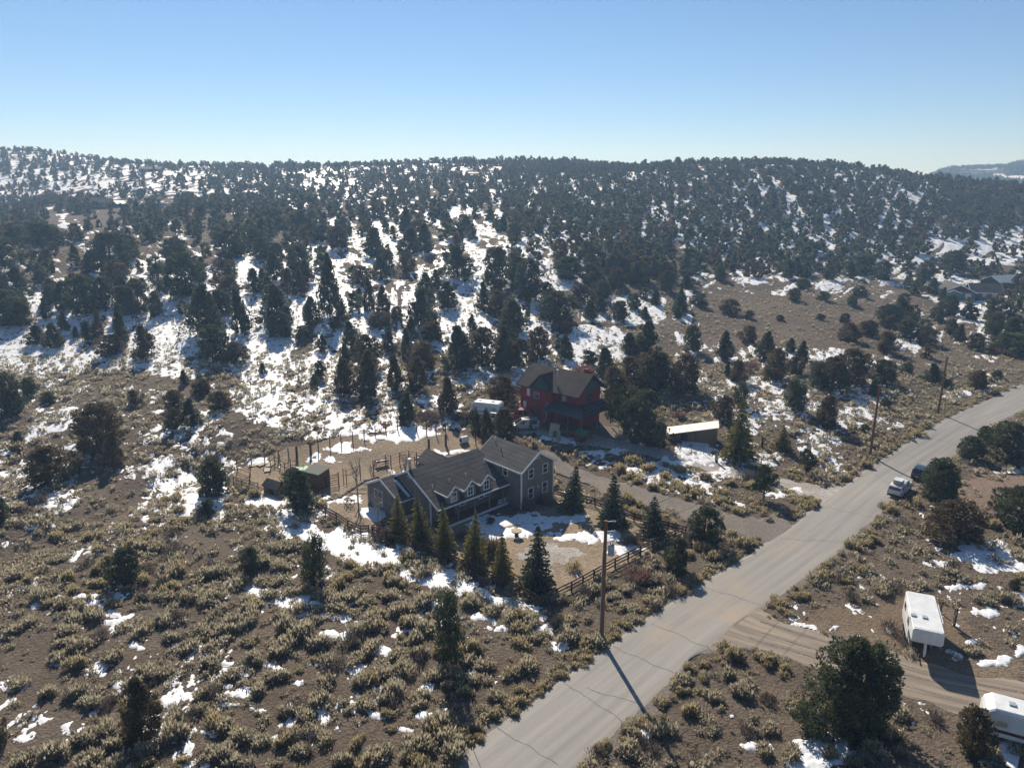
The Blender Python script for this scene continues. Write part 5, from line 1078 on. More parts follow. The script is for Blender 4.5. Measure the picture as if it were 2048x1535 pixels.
# ------------------------------------------------------------------ red house
def red_house():
    H = empty('red_house', RD_O, RD_R, 'red two storey house with brown roof, green gables and wrapped porch', 'house')
    w, rf, gr = M['red_wall'], M['red_roof'], M['green_trim']
    mb = MB(); gable_wall(mb, 0, 6.6, 0, 7.4, -1, 5.6, 8.2, 'x'); mb.build('wall', w, H)
    mb = MB(); gable_wall(mb, 6.603, 11.8, .8, 6.6, -1, 5.75, 8.0, 'x'); mb.build('wall', w, H)
    gable_roof(H, 0, 11.8, 0, 7.4, 5.6, 8.2, 'x', rf, M['red_roof'], .5)
    for x0, x1, yf, ze, zr in ((2.5, 6.75, -.25, 5.55, 7.7),):
        mb = MB(); gable_wall(mb, x0, x1, yf, 4, 2.9 if x0 > 8 else -1, ze, zr, 'y'); mb.build('wall', w, H)
        gable_roof(H, x0, x1, yf, 3.4, ze, zr, 'y', rf, M['red_roof'], .42)
        xm = (x0 + x1) / 2; mb = MB(); mb.add([(x0 + .1, yf - .03, ze - .02), (x1 - .1, yf - .03, ze - .02), (xm, yf - .03, zr - .08)], [(0, 1, 2)]); mb.add([(x0 + .1, yf - .005, ze - .02), (x1 - .1, yf - .005, ze - .02), (xm, yf - .005, zr - .08)], [(0, 2, 1)]); mb.build('gable_panel', gr, H)
    mb = MB(); mb.add([(11.83, .75, 5.7), (11.83, 6.65, 5.7), (11.83, 3.7, 8.0)], [(0, 1, 2)]); mb.add([(11.805, .75, 5.7), (11.805, 6.65, 5.7), (11.805, 3.7, 8.0)], [(0, 2, 1)]); mb.build('gable_panel', gr, H)
    wy = M['white']
    window(H, (1.75, 0, 4.35), (0, -1, 0), .5, 1.25, wy, M['ceramic']); window(H, (1.0, 0, 1.8), (0, -1, 0), .5, 1.5, wy, M['ceramic'])
    window(H, (3.7, -.25, 4.2), (0, -1, 0), 1.1, .95, M['blue_grey']); window(H, (3.75, -.25, 1.75), (0, -1, 0), .4, .4, wy, M['ceramic'], 0)
    mb = MB(); mb.box((3.75, -.29, 1.05), (.95, .07, 2.1)); mb.build('door', M['brown_wall'], H)
    window(H, (8.6, .8, 4.5), (0, -1, 0), .7, 1.2, M['blue_grey'], M['blue_grey']); window(H, (11.8, 3.3, 4.6), (1, 0, 0), 1.6, 1.4, gr, None, 2)
    mb = MB(); mb.cyl((7.35, .55, 4.8), (7.35, .55, 8.9), .14, .14, 8); mb.cyl((7.35, .55, 8.9), (7.35, .55, 9.05), .2, .2, 8); mb.build('stove_pipe', M['steel'], H)
    # porch roof, front and right side
    mb = MB(); mb.slab([(6.7, 1.15, 3.75), (12.2, 1.15, 3.75), (14.6, -2.5, 2.75), (6.5, -2.5, 2.75)], .12); mb.build('porch_roof', M['porch_roof'], H)
    mb = MB(); mb.slab([(12.2, 1.15, 3.74), (12.2, 6.5, 3.74), (14.6, 6.5, 2.74), (14.6, -2.5, 2.74)], .12); mb.build('porch_roof', M['red_roof'], H)
    for x, y in ((6.8, -2.3), (9.2, -2.3), (11.6, -2.3), (14.3, -2.3), (14.3, 2.0), (14.3, 6.2)):
        mb = MB(); mb.box((x, y, 1.3), (.16, .16, 2.9)); mb.build('porch_post', M['shed_wood'], H)
    mb = MB(); mb.box((10.5, -.6, .1), (8.0, 3.6, .25)); mb.build('porch_deck', M['shed_wood'], H)
    mb = MB(); mb.box((9.4, .75, 1.3), (1.0, .08, 2.1)); mb.build('door', M['brown_wall'], H)
    mb = MB(); mb.box((9.6, 5.6, 7.7), (.5, .5, 1.7)); mb.build('chimney', M['red_wall'], H)
    ca, sa = math.cos(RD_R), math.sin(RD_R)
    def at(x, y, dz=0.0):
        X, Y = RD_O.x + x * ca - y * sa, RD_O.y + x * sa + y * ca; return Vector((X, Y, hg(X, Y) + dz))
    # clutter: each a thing
    lad = empty('ladder', at(5.7, -1.0), RD_R, 'pale aluminium ladder leaning on the front of the red house', 'ladder')
    for s in (-.22, .22):
        mb = MB(); mb.beam((s, 0, 0), (s + .35, .72, 3.9), .05, .08); mb.build('rail', M['alu'], lad)
    for k in range(11):
        t = (k + .7) / 12; mb = MB(); mb.beam((-.2 + .35 * t, .72 * t, 3.9 * t), (.2 + .35 * t, .72 * t, 3.9 * t), .035, .035); mb.build('rung', M['alu'], lad)
    e = empty('leaning_panel', at(9.6, -3.1), RD_R + .1, 'stained pale panel with brown top leaning at the porch of the red house', 'panel')
    mb = MB(); mb.slab([(-.85, -.45, 0), (.85, -.35, 0), (.85, .25, 2.2), (-.85, .2, 2.2)], .08); mb.build('board', M['tan'], e)
    mb = MB(); mb.slab([(-.9, .05, 2.23), (.95, .1, 2.23), (.95, .8, 2.3), (-.9, .7, 2.3)], .07); mb.build('top_board', M['shed_wood'], e)
    mb = MB(); mb.slab([(-.1, -.5, .05), (.55, -.46, .05), (.5, -.2, 1.1), (-.05, -.22, 1.0)], .05); mb.build('green_stain_sheet', M['bingreen'], e)
    e = empty('covered_stack', at(13.6, -1.6), RD_R, 'bright green sheet covered stack under the right porch of the red house', 'stack')
    mb = MB(); mb.box((0, 0, .7), (1.4, 1.2, 1.4)); mb.build('stack', M['brown_wall'], e, bevel=.05)
    mb = MB(); mb.slab([(-.8, -.7, 1.42), (.8, -.72, 1.5), (.85, .7, 1.85), (-.75, .7, 1.7)], .06); mb.slab([(.81, -.72, .9), (.86, -.72, 1.5), (.9, .7, 1.85), (.85, .7, 1.2)], .04); mb.build('sheet', M['binteal'], e)
    for i, (x, y, c, lb) in enumerate(((7.4, -1.4, 'shed_wood', 'left'), (8.4, -1.2, 'grey_box', 'middle'), (11.8, -1.5, 'brown_wall', 'right'))):
        e = empty('crate', at(x, y, .2), RD_R + i * .3, 'wooden crate in the shade of the red house porch, %s one' % lb, 'crate')
        mb = MB()
        for k in range(4): mb.box((0, -.45, .12 + k * .24), (1.0, .04, .2)); mb.box((0, .45, .12 + k * .24), (1.0, .04, .2)); mb.box((-.48, 0, .12 + k * .24), (.04, .86, .2)); mb.box((.48, 0, .12 + k * .24), (.04, .86, .2))
        mb.build('slats', M[c], e); mb = MB(); mb.box((0, 0, .05), (.9, .84, .06)); mb.build('floor', M[c], e)
    e = empty('stump_post', at(11.2, -4.0), 0, 'weathered carved stump standing before the red house porch', 'stump')
    mb = MB(); mb.cyl((0, 0, -.1), (.05, 0, .9), .3, .2, 8); mb.cyl((.05, 0, .9), (0, .06, 1.9), .2, .16, 8); mb.build('trunk', M['pale_bark'], e); mb = MB(); mb.cyl((0, .05, 1.4), (.35, .1, 1.8), .08, .04, 6); mb.build('branch_stub', M['pale_bark'], e)
    return at
red_at = red_house()

# ------------------------------------------------------------------ other buildings
def simple_house(name, label, loc, rz, w, d, ze, zr, along, wall, roof, trim, wins=(), gablemat=None, door=None):
    H = empty(name, loc, rz, label, 'house'); mb = MB(); gable_wall(mb, -w / 2, w / 2, 0, d, -1.5, ze, zr, along); mb.build('wall', wall, H)
    gable_roof(H, -w / 2, w / 2, 0, d, ze, zr, along, roof, trim, .5)
    if gablemat:
        mb = MB(); mb.slab([(-w / 2 + .2, -.05, ze), (w / 2 - .2, -.05, ze), (0, -.05, zr - .15)], .03); mb.add([(-w / 2 + .2, -.06, ze), (w / 2 - .2, -.06, ze), (0, -.06, zr - .15)], [(0, 1, 2)]); mb.build('gable_panel', gablemat, H)
    for x, z, ww, hh in wins: window(H, (x, 0, z), (0, -1, 0), ww, hh, M['white'])
    if door is not None:
        mb = MB(); mb.box((door, -.04, .9), (1.0, .08, 2.1)); mb.build('door', M['white'], H)
    return H
def teal_house():
    p = gp(1915, 600); H = empty('teal_house', p, R(-14), 'teal house with brown gable and grey roof beyond the brown field', 'house')
    mb = MB(); gable_wall(mb, -4.5, 4.8, 0, 9, -1.5, 2.7, 5.0, 'y'); mb.build('wall', M['teal_wall'], H)
    gable_roof(H, -4.5, 4.8, 0, 9, 2.7, 5.0, 'y', M['roof'], M['white'], .6)
    mb = MB(); gable_wall(mb, 4.803, 13.5, 2.5, 9, -1.5, 2.7, 4.8, 'x'); mb.build('wall', M['teal_wall'], H)
    gable_roof(H, 4.8, 13.5, 2.2, 9.3, 2.7, 5.0, 'x', M['roof'], M['white'], .6)
    mb = MB(); mb.add([(-4.3, -.05, 2.75), (4.6, -.05, 2.75), (.15, -.05, 4.9)], [(0, 1, 2)]); mb.add([(-4.3, -.01, 2.75), (4.6, -.01, 2.75), (.15, -.01, 4.9)], [(0, 2, 1)]); mb.build('gable_panel', M['brown_wall'], H)
    mb = MB(); gable_wall(mb, -4.2, 0.2, -1.4, 0, -1.5, 2.5, 3.4, 'y'); mb.build('wall', M['teal_wall'], H); gable_roof(H, -4.2, .2, -1.4, 0, 2.5, 3.4, 'y', M['roof'], M['white'], .35)
    window(H, (2.9, 0, 1.5), (0, -1, 0), 1.6, 1.3, M['white'], M['ceramic']); window(H, (8.6, 2.5, 1.6), (0, -1, 0), 1.1, 1.6, M['white'], M['ceramic']); window(H, (11.5, 2.5, 1.6), (0, -1, 0), 1.3, 1.6, M['white'], M['ceramic'])
    mb = MB()
    for k in range(12): mb.box((5.2 + k * .72, 1.2, .6), (.12, .1, 1.3))
    mb.box((9.2, 1.2, 1.25), (8.3, .12, .1)); mb.build('deck_railing', M['brown_wall'], H)
    mb = MB(); mb.box((9.2, 1.85, -.1), (8.4, 1.3, .2)); mb.build('deck', M['brown_wall'], H)
teal_house()
p = gp(2022, 580); simple_house('dark_house', 'dark house with blue grey roof half hidden by trees right of the teal one', p, R(20), 11, 8, 2.8, 4.8, 'x', M['dark_wall'], M['blue_grey'], M['white'], [(-2, 1.5, 1.2, 1.2)])
b0 = gp(1865, 588); e = empty('covered_heap', b0, R(-10), 'long dark red covered heap beside the teal house', 'heap')
mb = MB(); mb.loft([[(x, y * s, z * s) for y, z in ((-1.2, 0), (-.8, .7), (0, 1.0), (.8, .7), (1.2, 0))] for x, s in ((-3.2, .25), (-1.8, .9), (0, 1), (1.8, .9), (3.2, .3))]); mb.build('cover', M['maroon'], e, smooth=True); mb = MB(); mb.box((0, 0, .06), (6.6, 2.6, .1)); mb.build('ground_sheet', M['tan'], e)
def span(p, px_): return px_ * float(pix(p.x, p.y, p.z)[2]) / FPX
p = gp(200, 416); simple_house('cedar_house', 'cedar coloured house with dark roof in the trees far up the left hillside', p, R(6), span(p, 36), span(p, 26), span(p, 11), span(p, 19), 'x', M['orange_wall'], M['dark_wall'], M['orange_wall'], [(-span(p, 9), span(p, 5), span(p, 4), span(p, 4)), (span(p, 8), span(p, 5), span(p, 4), span(p, 4))])
p = gp(243, 413); simple_house('pale_roofed_shed', 'pale roofed shed right of the cedar house on the left hillside', p, R(60), span(p, 18), span(p, 16), span(p, 6), span(p, 11), 'x', M['dark_wall'], M['blue_grey'], None)
p = gp(300, 344); simple_house('brown_hillside_house', 'long brown house among trees high on the left hillside', p, R(4), span(p, 42), span(p, 20), span(p, 6), span(p, 10), 'x', M['brown_wall'], M['dark_wall'], None, [(-span(p, 9), span(p, 3), span(p, 4), span(p, 3)), (span(p, 9), span(p, 3), span(p, 4), span(p, 3))])
for x, y, w, lb in ((50, 293, 15, 'skyline house with two roofs left of the top left corner trees'), (14, 294, 14, 'skyline house cut close to the left edge of the picture'), (98, 301, 16, 'low skyline house right of the other two at the far left'), (572, 331, 11, 'small dark house on the skyline left of centre')):
    p = gp(x, y); simple_house('skyline_house', lb, p, R(5), w * .9, 9, 5.5 if x < 90 else 4.2, 9.0 if x < 90 else 7.0, 'x', M['dark_wall'], M['dark_wall'], None, [(-3, 3, 1.6, 1.6), (3, 3, 1.6, 1.6)])
def tin_shed():
    p = gp(1388, 884); S_ = empty('tin_roofed_shed', p, R(-14), 'low brown shed with bright sloping tin roof by the red house driveway', 'shed')
    x0, x1, d = -3.0, 3.3, 2.6
    mb = MB(); v = [(x0, 0, -.3), (x1, 0, -.3), (x1, d, -.3), (x0, d, -.3), (x0, 0, 1.35), (x1, 0, 2.75), (x1, d, 2.75), (x0, d, 1.35)]
    mb.add(v, [(0, 3, 2, 1), (4, 5, 6, 7), (0, 1, 5, 4), (1, 2, 6, 5), (2, 3, 7, 6), (3, 0, 4, 7)]); mb.build('wall', M['sand_wall'], S_)
    k = (2.75 - 1.35) / (x1 - x0)
    mb = MB(); mb.slab([(x0 - 1.4, -.45, 1.42 - 1.4 * k), (x1 + .35, -.45, 2.82 + .35 * k), (x1 + .35, d + .6, 2.86 + .35 * k), (x0 - 1.4, d + .6, 1.46 - 1.4 * k)], .07); mb.build('roof', M['tin'], S_)
    mb = MB(); mb.box((-1.6, -.02, .62), (1.1, .06, 1.3)); mb.build('opening', M['black'], S_)
    for x, h in ((-2.9, 1.25), (.2, 1.9), (3.4, 2.6)): mb = MB(); mb.box((x, -.06, h / 2), (.14, .1, h)); mb.build('post', M['shed_wood'], S_)
tin_shed()
def small_shed(px_, name, label, rz, w, d, ze, zr, wall, roof):
    p = gp(*px_); S_ = empty(name, p, rz, label, 'shed'); mb = MB(); gable_wall(mb, -w / 2, w / 2, -d / 2, d / 2, -.2, ze, zr, 'x'); mb.build('wall', M[wall], S_)
    gable_roof(S_, -w / 2, w / 2, -d / 2, d / 2, ze, zr, 'x', M[roof], None, .2, t=.08); mb = MB(); mb.box((w * .1, -d / 2 - .03, ze * .4), (w * .3, .05, ze * .8)); mb.build('opening', M['black'], S_); return S_
small_shed((551, 985), 'animal_shed', 'small brown gabled animal shed at the near edge of the corral', R(-32), 2.6, 1.7, 1.1, 1.7, 'shed_wood', 'shed_roof')
mb = MB(); e = empty('shed_deck', gp(545, 992), R(-32), 'narrow wooden boardwalk in front of the small animal shed', 'boardwalk')
for k in range(3): mb = MB(); mb.box((0, -.3 + k * .3, .14), (4.6, .27, .06)); mb.build('plank', M['plank'], e)
small_shed((592, 966), 'animal_hut', 'grey roofed hut left of the dense corral juniper', R(-30), 2.4, 2.0, 1.3, 1.8, 'shed_wood', 'shed_roof')
p = gp(636, 972); e = empty('horse_shelter', p, R(-28), 'tall plank horse shelter with dark side beside the corral juniper', 'shelter')
mb = MB(); mb.box((0, 0, 1.15), (2.6, 2.2, 2.5)); mb.build('wall', M['shed_wood'], e, bevel=.03); mb = MB(); mb.slab([(-1.45, -1.25, 2.42), (1.45, -1.25, 2.42), (1.45, 1.25, 2.7), (-1.45, 1.25, 2.7)], .08); mb.build('roof', M['grey_box'], e)
mb = MB(); mb.box((-1.32, .1, 1.0), (.05, 1.3, 1.9)); mb.build('opening', M['black'], e)
p = gp(612, 962); e = empty('tarp_roof', p, R(-28), 'pale green tarp stretched between hut and horse shelter', 'tarp')
mb = MB(); n_ = 9
vs_ = [(-1.3 + 2.6 * i / 8, -1 + 2.0 * j / 5, 2.0 + .18 * math.sin(i * 1.3 + j) - .05 * j) for j in range(6) for i in range(9)]
mb.add(vs_, [(j * 9 + i, j * 9 + i + 1, j * 9 + 10 + i, j * 9 + 9 + i) for j in range(5) for i in range(8)]); o = mb.build('sheet', M['tarp'], e, smooth=True); o.modifiers.new('solid', 'SOLIDIFY').thickness = .03
for x, y in ((-1.2, -.9), (1.2, -.9), (-1.2, .9), (1.2, .9)): mb = MB(); mb.cyl((x, y, -.1), (x, y, 1.95), .05, .05, 6); mb.build('pole', M['post'], e)

# ------------------------------------------------------------------ fences
def run_points(pts, spacing):
    P = []
    for a, b in zip(pts[:-1], pts[1:]):
        a, b = Vector(a[:2]), Vector(b[:2]); n = max(1, round((b - a).length / spacing))
        for k in range(n): P.append(a.lerp(b, k / n))
    P.append(Vector(pts[-1][:2])); return P
def rail_fence(label, pts, spacing, hp, rails, pw, rw, rh, mat, cat='fence', name='rail_fence', rnd=0.0, rail_mat=None, posts=None):
    P = posts or run_points(pts, spacing); o0 = P[len(P) // 2]; base = Vector((o0[0], o0[1], hg(o0[0], o0[1]))); F = empty(name, base, 0, label, cat)
    tops = []
    for p in P:
        z = hg(p[0], p[1]); h = hp * (1 + rnd * random.uniform(-1, 1)); q = Vector((p[0], p[1], z)) - base; lean = Vector((random.uniform(-1, 1), random.uniform(-1, 1), 0)) * rnd * .25
        mb = MB()
        if rnd: mb.cyl(q + Vector((0, 0, -.2)), q + lean + Vector((0, 0, h)), pw * .55, pw * .45, 7)
        else: mb.box(q + Vector((0, 0, h / 2 - .1)), (pw, pw, h + .2), math.atan2(P[1][1] - P[0][1], P[1][0] - P[0][0]))
        mb.build('post', mat, F); tops.append((q, lean / h))
    for (a, la), (b, lb) in zip(tops[:-1], tops[1:]):
        for r in rails:
            d = (b - a).normalized(); side = Vector((d.y, -d.x, 0)) * (pw / 2 + rw / 2 + .004 if not rnd else 0)
            mb = MB()
            if rw < .03: mb.cyl(a + la * r + side + Vector((0, 0, r)), b + lb * r + side + Vector((0, 0, r)), rw, rw, 4, cap=False)
            else: mb.beam(a + side + Vector((0, 0, r + (random.uniform(-.06, .06) if rnd else 0))) - d * .06 * 0, b + side + Vector((0, 0, r + (random.uniform(-.06, .06) if rnd else 0))), rw, rh)
            mb.build('rail' if rw >= .03 else 'strand', rail_mat or mat, F)
    return F
rail_fence('dark brown three rail fence along the driveway side of the yard', pixline([(1107, 990), (1190, 1012), (1268, 1042), (1371, 1070)]), 2.6, 1.25, (.35, .75, 1.12), .13, .05, .14, M['fence'])
rail_fence('dark brown rail fence along the road side of the yard', pixline([(1371, 1070), (1305, 1098), (1230, 1136), (1143, 1184), (1084, 1213)]), 1.9, 1.25, (.35, .75, 1.12), .13, .05, .14, M['fence'])
rail_fence('shaded brown rail fence behind the snow band below the spruce row', pixline([(1080, 1214), (1039, 1192), (968, 1157), (860, 1112), (745, 1070)]), 2.4, 1.25, (.35, .75, 1.12), .13, .05, .14, M['fence'])
rail_fence('brown rail fence on the snow left of the grey house', pixline([(738, 1068), (722, 1069), (696, 1058), (673, 1042), (651, 1031), (626, 1017)]), 2.2, 1.25, (.35, .75, 1.12), .13, .05, .14, M['fence'])
rail_fence('short brown rail fence joining the left end of the grey house', pixline([(745, 1068), (765, 1056), (782, 1049)]), 1.4, 1.25, (.35, .75, 1.12), .13, .05, .14, M['fence'])
def z3(x, y): return (420 + x / 4.267, 820 + y / 4.267)
far_posts = [Vector(gp(*z3(*q))[:2]) for q in ((235, 520), (355, 460), (470, 450), (585, 430), (672, 402), (740, 408), (860, 378), (925, 348), (1025, 320), (1120, 292), (1218, 272), (1315, 242), (1410, 212), (1500, 178), (1600, 165), (1690, 155), (1765, 187), (1848, 212), (1930, 216), (2010, 190))]
rail_fence('wire fence on weathered wooden posts along the far side of the corral', None, 0, 1.75, (.5, 1.0, 1.5), .16, .012, .012, M['post'], rnd=.16, rail_mat=M['wire'], posts=far_posts, name='wire_fence')
near_posts = [Vector(gp(*z3(*q))[:2]) for q in ((415, 705), (205, 640), (275, 690), (345, 640), (345, 560), (235, 520))]
rail_fence('old pole fence at the left end of the corral', None, 0, 1.6, (.5, .95, 1.35), .13, .06, .08, M['post'], rnd=.15, posts=near_posts, name='pole_fence')
rail_fence('pole fence panel between the corral huts and the far posts', None, 0, 1.7, (.6, 1.2), .13, .06, .07, M['post'], rnd=.12, posts=[Vector(gp(*z3(*q))[:2]) for q in ((520, 500), (555, 460), (600, 480), (640, 530), (690, 500), (755, 500))], name='pole_fence')
rail_fence('crossed rail gate panel right of the horse shelter', None, 0, 1.9, (.3, .6, .9, 1.2, 1.5, 1.75), .15, .05, .08, M['post'], rnd=.06, posts=[Vector(gp(*z3(*q))[:2]) for q in ((990, 665), (1100, 640))], name='corral_gate')
rail_fence('thin pole fence right of the crossed rail gate', None, 0, 1.8, (.9, 1.7), .11, .05, .06, M['post'], rnd=.08, posts=[Vector(gp(*z3(*q))[:2]) for q in ((1140, 600), (1165, 610), (1285, 565), (1280, 545))], name='pole_fence')
rail_fence('dark red pipe pen with posts in the middle of the corral', None, 0, 1.8, (.45, .9, 1.3, 1.75), .10, .05, .06, M['rail_red'], posts=[Vector(gp(*z3(*q))[:2]) for q in ((1395, 525), (1500, 470), (1545, 480), (1620, 455), (1700, 440), (1765, 450), (1860, 470), (1910, 500))], name='pipe_pen')
for i, q in enumerate(((1465, 470), (1800, 440))):
    p = gp(*z3(*q)); e = empty('feed_rack', p, R(30), 'dark red feed rack in the corral, %s one' % ('left' if i == 0 else 'right'), 'feed rack')
    for s in (-1, 1):
        mb = MB(); mb.beam((-1.0, .35 * s, .75), (1.0, .35 * s, .75), .05, .3); mb.build('side', M['rail_red'], e)
        for t in (-.9, .9): mb = MB(); mb.beam((t, .35 * s, -.05), (t, .35 * s, .65), .06, .06); mb.build('leg', M['rail_red'], e)
    mb = MB(); mb.box((0, 0, .62), (1.9, .62, .05)); mb.build('tray', M['rail_red'], e)
    mb = MB(); mb.box((0, 0, .72), (1.7, .5, .12)); mb.build('snow_load', M['snow'], e, bevel=.04)
for i, q in enumerate(((1868, 345), (2012, 300), (860, 375), (742, 405))):
    p = gp(*z3(*q)); e = tag(MB().cyl((0, 0, -.2), (.03, .02, 1.9), .2, .16, 9).build('gate_post', M['post'], None), 'thick log gate post of the corral, %s' % ('left of the brown junipers', 'beside the brown junipers', 'right of a thick pair on the far fence', 'left of a thick pair on the far fence')[i], 'post'); e.location = p
for i, q in enumerate(((385, 470), (460, 460), (520, 465), (490, 510))):
    p = gp(*z3(*q)); o = MB().box((0, 0, .07), (2.0, .9, .06)).build('plywood_sheet', M['plank'], None); o.location = p; o.rotation_euler = (0, 0, .4 + i * .5); tag(o, 'pale plywood sheet lying in the left end of the corral, %s' % ('leftmost', 'second from left', 'rightmost', 'the nearest')[i], 'board')
    o.location.z += .03 * i
wire_posts = [Vector(gp(*q)[:2]) for q in ((1316, 890), (1338, 894), (1361, 898), (1383, 903), (1407, 908), (1430, 922))]
rail_fence('wire fence with thin posts along the red house driveway', None, 0, 1.5, (.4, .8, 1.2), .09, .01, .01, M['post'], rnd=.05, rail_mat=M['wire'], posts=wire_posts, name='wire_fence')
p = gp(1433, 925); o = MB().box((0, 0, .85), (.3, .3, 1.9)).build('sign_post', M['black'], None); o.location = p; tag(o, 'thick dark gate post with white number marks by the red house driveway', 'post')
for k in range(4): MB().box((-.02, -.165, 1.5 - k * .3), (.16, .02, .2)).build('number_mark', M['white'], o)
rail_fence('leaning log rails beside the tall spruce', None, 0, 1.3, (.4, .8), .14, .08, .09, M['post'], rnd=.1, posts=[Vector(gp(*q)[:2]) for q in ((1478, 935), (1500, 915), (1522, 930))], name='log_fence')
p = gp(1524, 893); o = MB().cyl((0, 0, -.2), (0, 0, 1.7), .16, .14, 8).build('post', M['post'], None); o.location = p; tag(o, 'lone dark log post on the flat right of the tall spruce', 'post')
p = gp(1908, 1252); e = empty('tilted_board_rack', p, R(60), 'dark post with pale boards leaning on it behind the white trailer', 'boards')
mb = MB(); mb.box((0, 0, .9), (.2, .2, 2.1)); mb.build('post', M['post'], e)
for k, (a, b) in enumerate((((-.5, .05, 1.5), (.05, .15, 2.7)), ((-.2, .1, .7), (-.3, .18, 2.1)), ((-.4, .1, .5), (-.55, .2, 1.3)))): mb = MB(); mb.beam(a, b, .05, .16); mb.build('board', M['plank'], e)
p = gp(1880, 1226); o = MB().box((0, 0, .45), (.14, .14, 1.1)).build('stake', M['post'], None); o.location = p; tag(o, 'short dark stake in the sagebrush above the white trailer', 'stake')
p = gp(881, 1226); o = MB().cyl((0, 0, -.1), (.03, 0, 1.0), .06, .05, 7).build('stake', M['black'], None); o.location = p; tag(o, 'short black stake in the snow band left of the column juniper', 'stake')
for x, y0, h, lb in ((1128, 1310, 1.6, 'white marker rod in the brush left of the big utility pole'), (946, 1500, 1.4, 'thin dark marker rod at the road edge at the bottom')):
    p = gp(x, y0); o = MB().cyl((0, 0, -.1), (.2, .1, h), .025, .025, 6).build('marker_rod', M['white' if x > 1000 else 'wire'], None); o.location = p; tag(o, lb, 'rod')
# stone border behind the grey house
bd = pixline([(655, 1002), (680, 995), (705, 978), (730, 962), (755, 955)]); e = empty('stone_border', bd[2], 0, 'low border of field stones curving left of the grey house', 'border')
for p in run_points(bd, .55):
    s = random.uniform(.2, .36); z = hg(p[0], p[1]); mb = MB(); q = Vector((p[0], p[1], z)) - bd[2]
    mb.loft([[(q.x + s * k * math.cos(a) * random.uniform(.8, 1.1), q.y + s * k * math.sin(a) * random.uniform(.8, 1.1), q.z + zz) for a in [i * 1.047 for i in range(6)]] for k, zz in ((1, -.05), (1.05, s * .45), (.6, s * .8))]); mb.build('stone', M['stone'], e)

# ------------------------------------------------------------------ utility poles and wires
def utility_pole(px_, h, label, r, transformer=False, arm=False):
    p = gp(*px_); E = empty('utility_pole', p, 0, label, 'utility pole')
    mb = MB(); mb.cyl((0, 0, -.4), (0, 0, h), r, r * .72, 12); mb.build('pole', M['pole'], E, smooth=False)
    for k in range(3):
        mb = MB(); z = h - .1 - k * .95; mb.beam((r * .6, 0, z), (r + .45, .05, z + .02), .05, .05); b = mb.build('bracket', M['steel'], E)
        mb = MB()
        for i in range(4): mb.cyl((r + .3 + i * .1, .05, z + .02), (r + .37 + i * .1, .05, z + .02), .09, .06, 8)
        mb.build('insulator', M['ceramic'], b)
    if transformer:
        mb = MB(); mb.cyl((r + .36, .05, h - 3.35), (r + .36, .05, h - 2.35), .28, .28, 12); t = mb.build('transformer', M['blue_grey'], E)
        mb = MB(); mb.cyl((r + .36, .05, h - 2.35), (r + .36, .05, h - 2.22), .28, .12, 12); mb.build('lid', M['blue_grey'], t)
        mb = MB(); mb.cyl((r + .25, .05, h - 2.25), (r + .25, .05, h - 1.95), .06, .03, 8); mb.cyl((r + .48, .05, h - 2.25), (r + .48, .05, h - 1.95), .06, .03, 8); mb.build('bushing', M['ceramic'], t)
        mb = MB(); a, b = Vector((r + .75, .05, h - .15)), Vector((r + .48, .05, h - 1.95)); pts = [a.lerp(b, i / 8) + Vector((.45 * math.sin(math.pi * i / 8), 0, 0)) for i in range(9)]; mb.tube(pts, .014); mb.build('jumper_wire', M['wire'], E)
        mb = MB(); mb.cyl((-r * .95, -.02, .1), (-r * .8, -.02, h * .75), .05, .05, 6); mb.build('conduit', M['blue_grey'], E)
    return p
pa = utility_pole((1203, 1280), 12.0, 'brown wooden utility pole with grey transformer at the near road edge', .2, True)
pb = utility_pole((1740, 911), 11.3, 'tall brown utility pole at the road above the parked pickup', .2)
pc = utility_pole((1876, 826), 10.4, 'farther brown utility pole along the left road edge near the curve', .19)
pd_ = utility_pole((187 - 46, 408 + 14), 11, 'thin wooden pole among the trees left of the cedar house', .2)
def wire(a, b, za, zb, sag, r, label, off=0.0):
    A_ = Vector((a.x + .55, a.y + .05, a.z + za)); B_ = Vector((b.x + .55, b.y + .05, b.z + zb)); n = 24; mb = MB()
    pts = [A_.lerp(B_, i / n) - Vector((0, 0, sag * 4 * (i / n) * (1 - i / n))) - A_ for i in range(n + 1)]; mb.tube(pts, r, 4)
    o = mb.build('power_line', M['wire'], None); o.location = A_; tag(o, label, 'wire')
wire(pa, pb, 11.9, 11.2, 1.2, .02, 'upper wire from the near utility pole to the second one'); wire(pa, pb, 10.0, 9.3, 1.5, .02, 'lower wire from the near utility pole to the second one')
wire(pb, pc, 11.2, 10.3, .6, .02, 'upper wire from the second utility pole to the farther one'); wire(pb, pc, 9.3, 8.4, .8, .02, 'lower wire from the second utility pole to the farther one')
for x, y, h, lb in ((1072, 321, 9, 'left of two thin masts'), (1163, 317, 13, 'right of two thin masts'), (747, 328, 8, 'single thin pole left of centre'), (868, 322, 8, 'thin pole left of the two masts')):
    p = gp(x, y); o = MB().cyl((0, 0, -.5), (0, 0, h + 5), .22, .16, 6).build('mast', M['post'], None); o.location = p; tag(o, '%s standing on the skyline' % lb, 'pole')
e = empty('satellite_dish', gp(1067, 900), R(0), 'black round satellite dish on a post behind the grey house', 'dish')
mb = MB(); mb.cyl((0, 0, -.1), (0, 0, 2.2), .05, .05, 8); mb.build('post', M['black'], e)
mb = MB(); ring = [[(math.cos(a) * .42 * k, -.1 - .16 * (1 - k * k) * -1 - .1, 2.55 + math.sin(a) * .5 * k) for a in [i * math.pi / 7 for i in range(14)]] for k in (.15, .5, .8, 1.0)]; mb.loft(ring); mb.build('dish', M['black'], e)

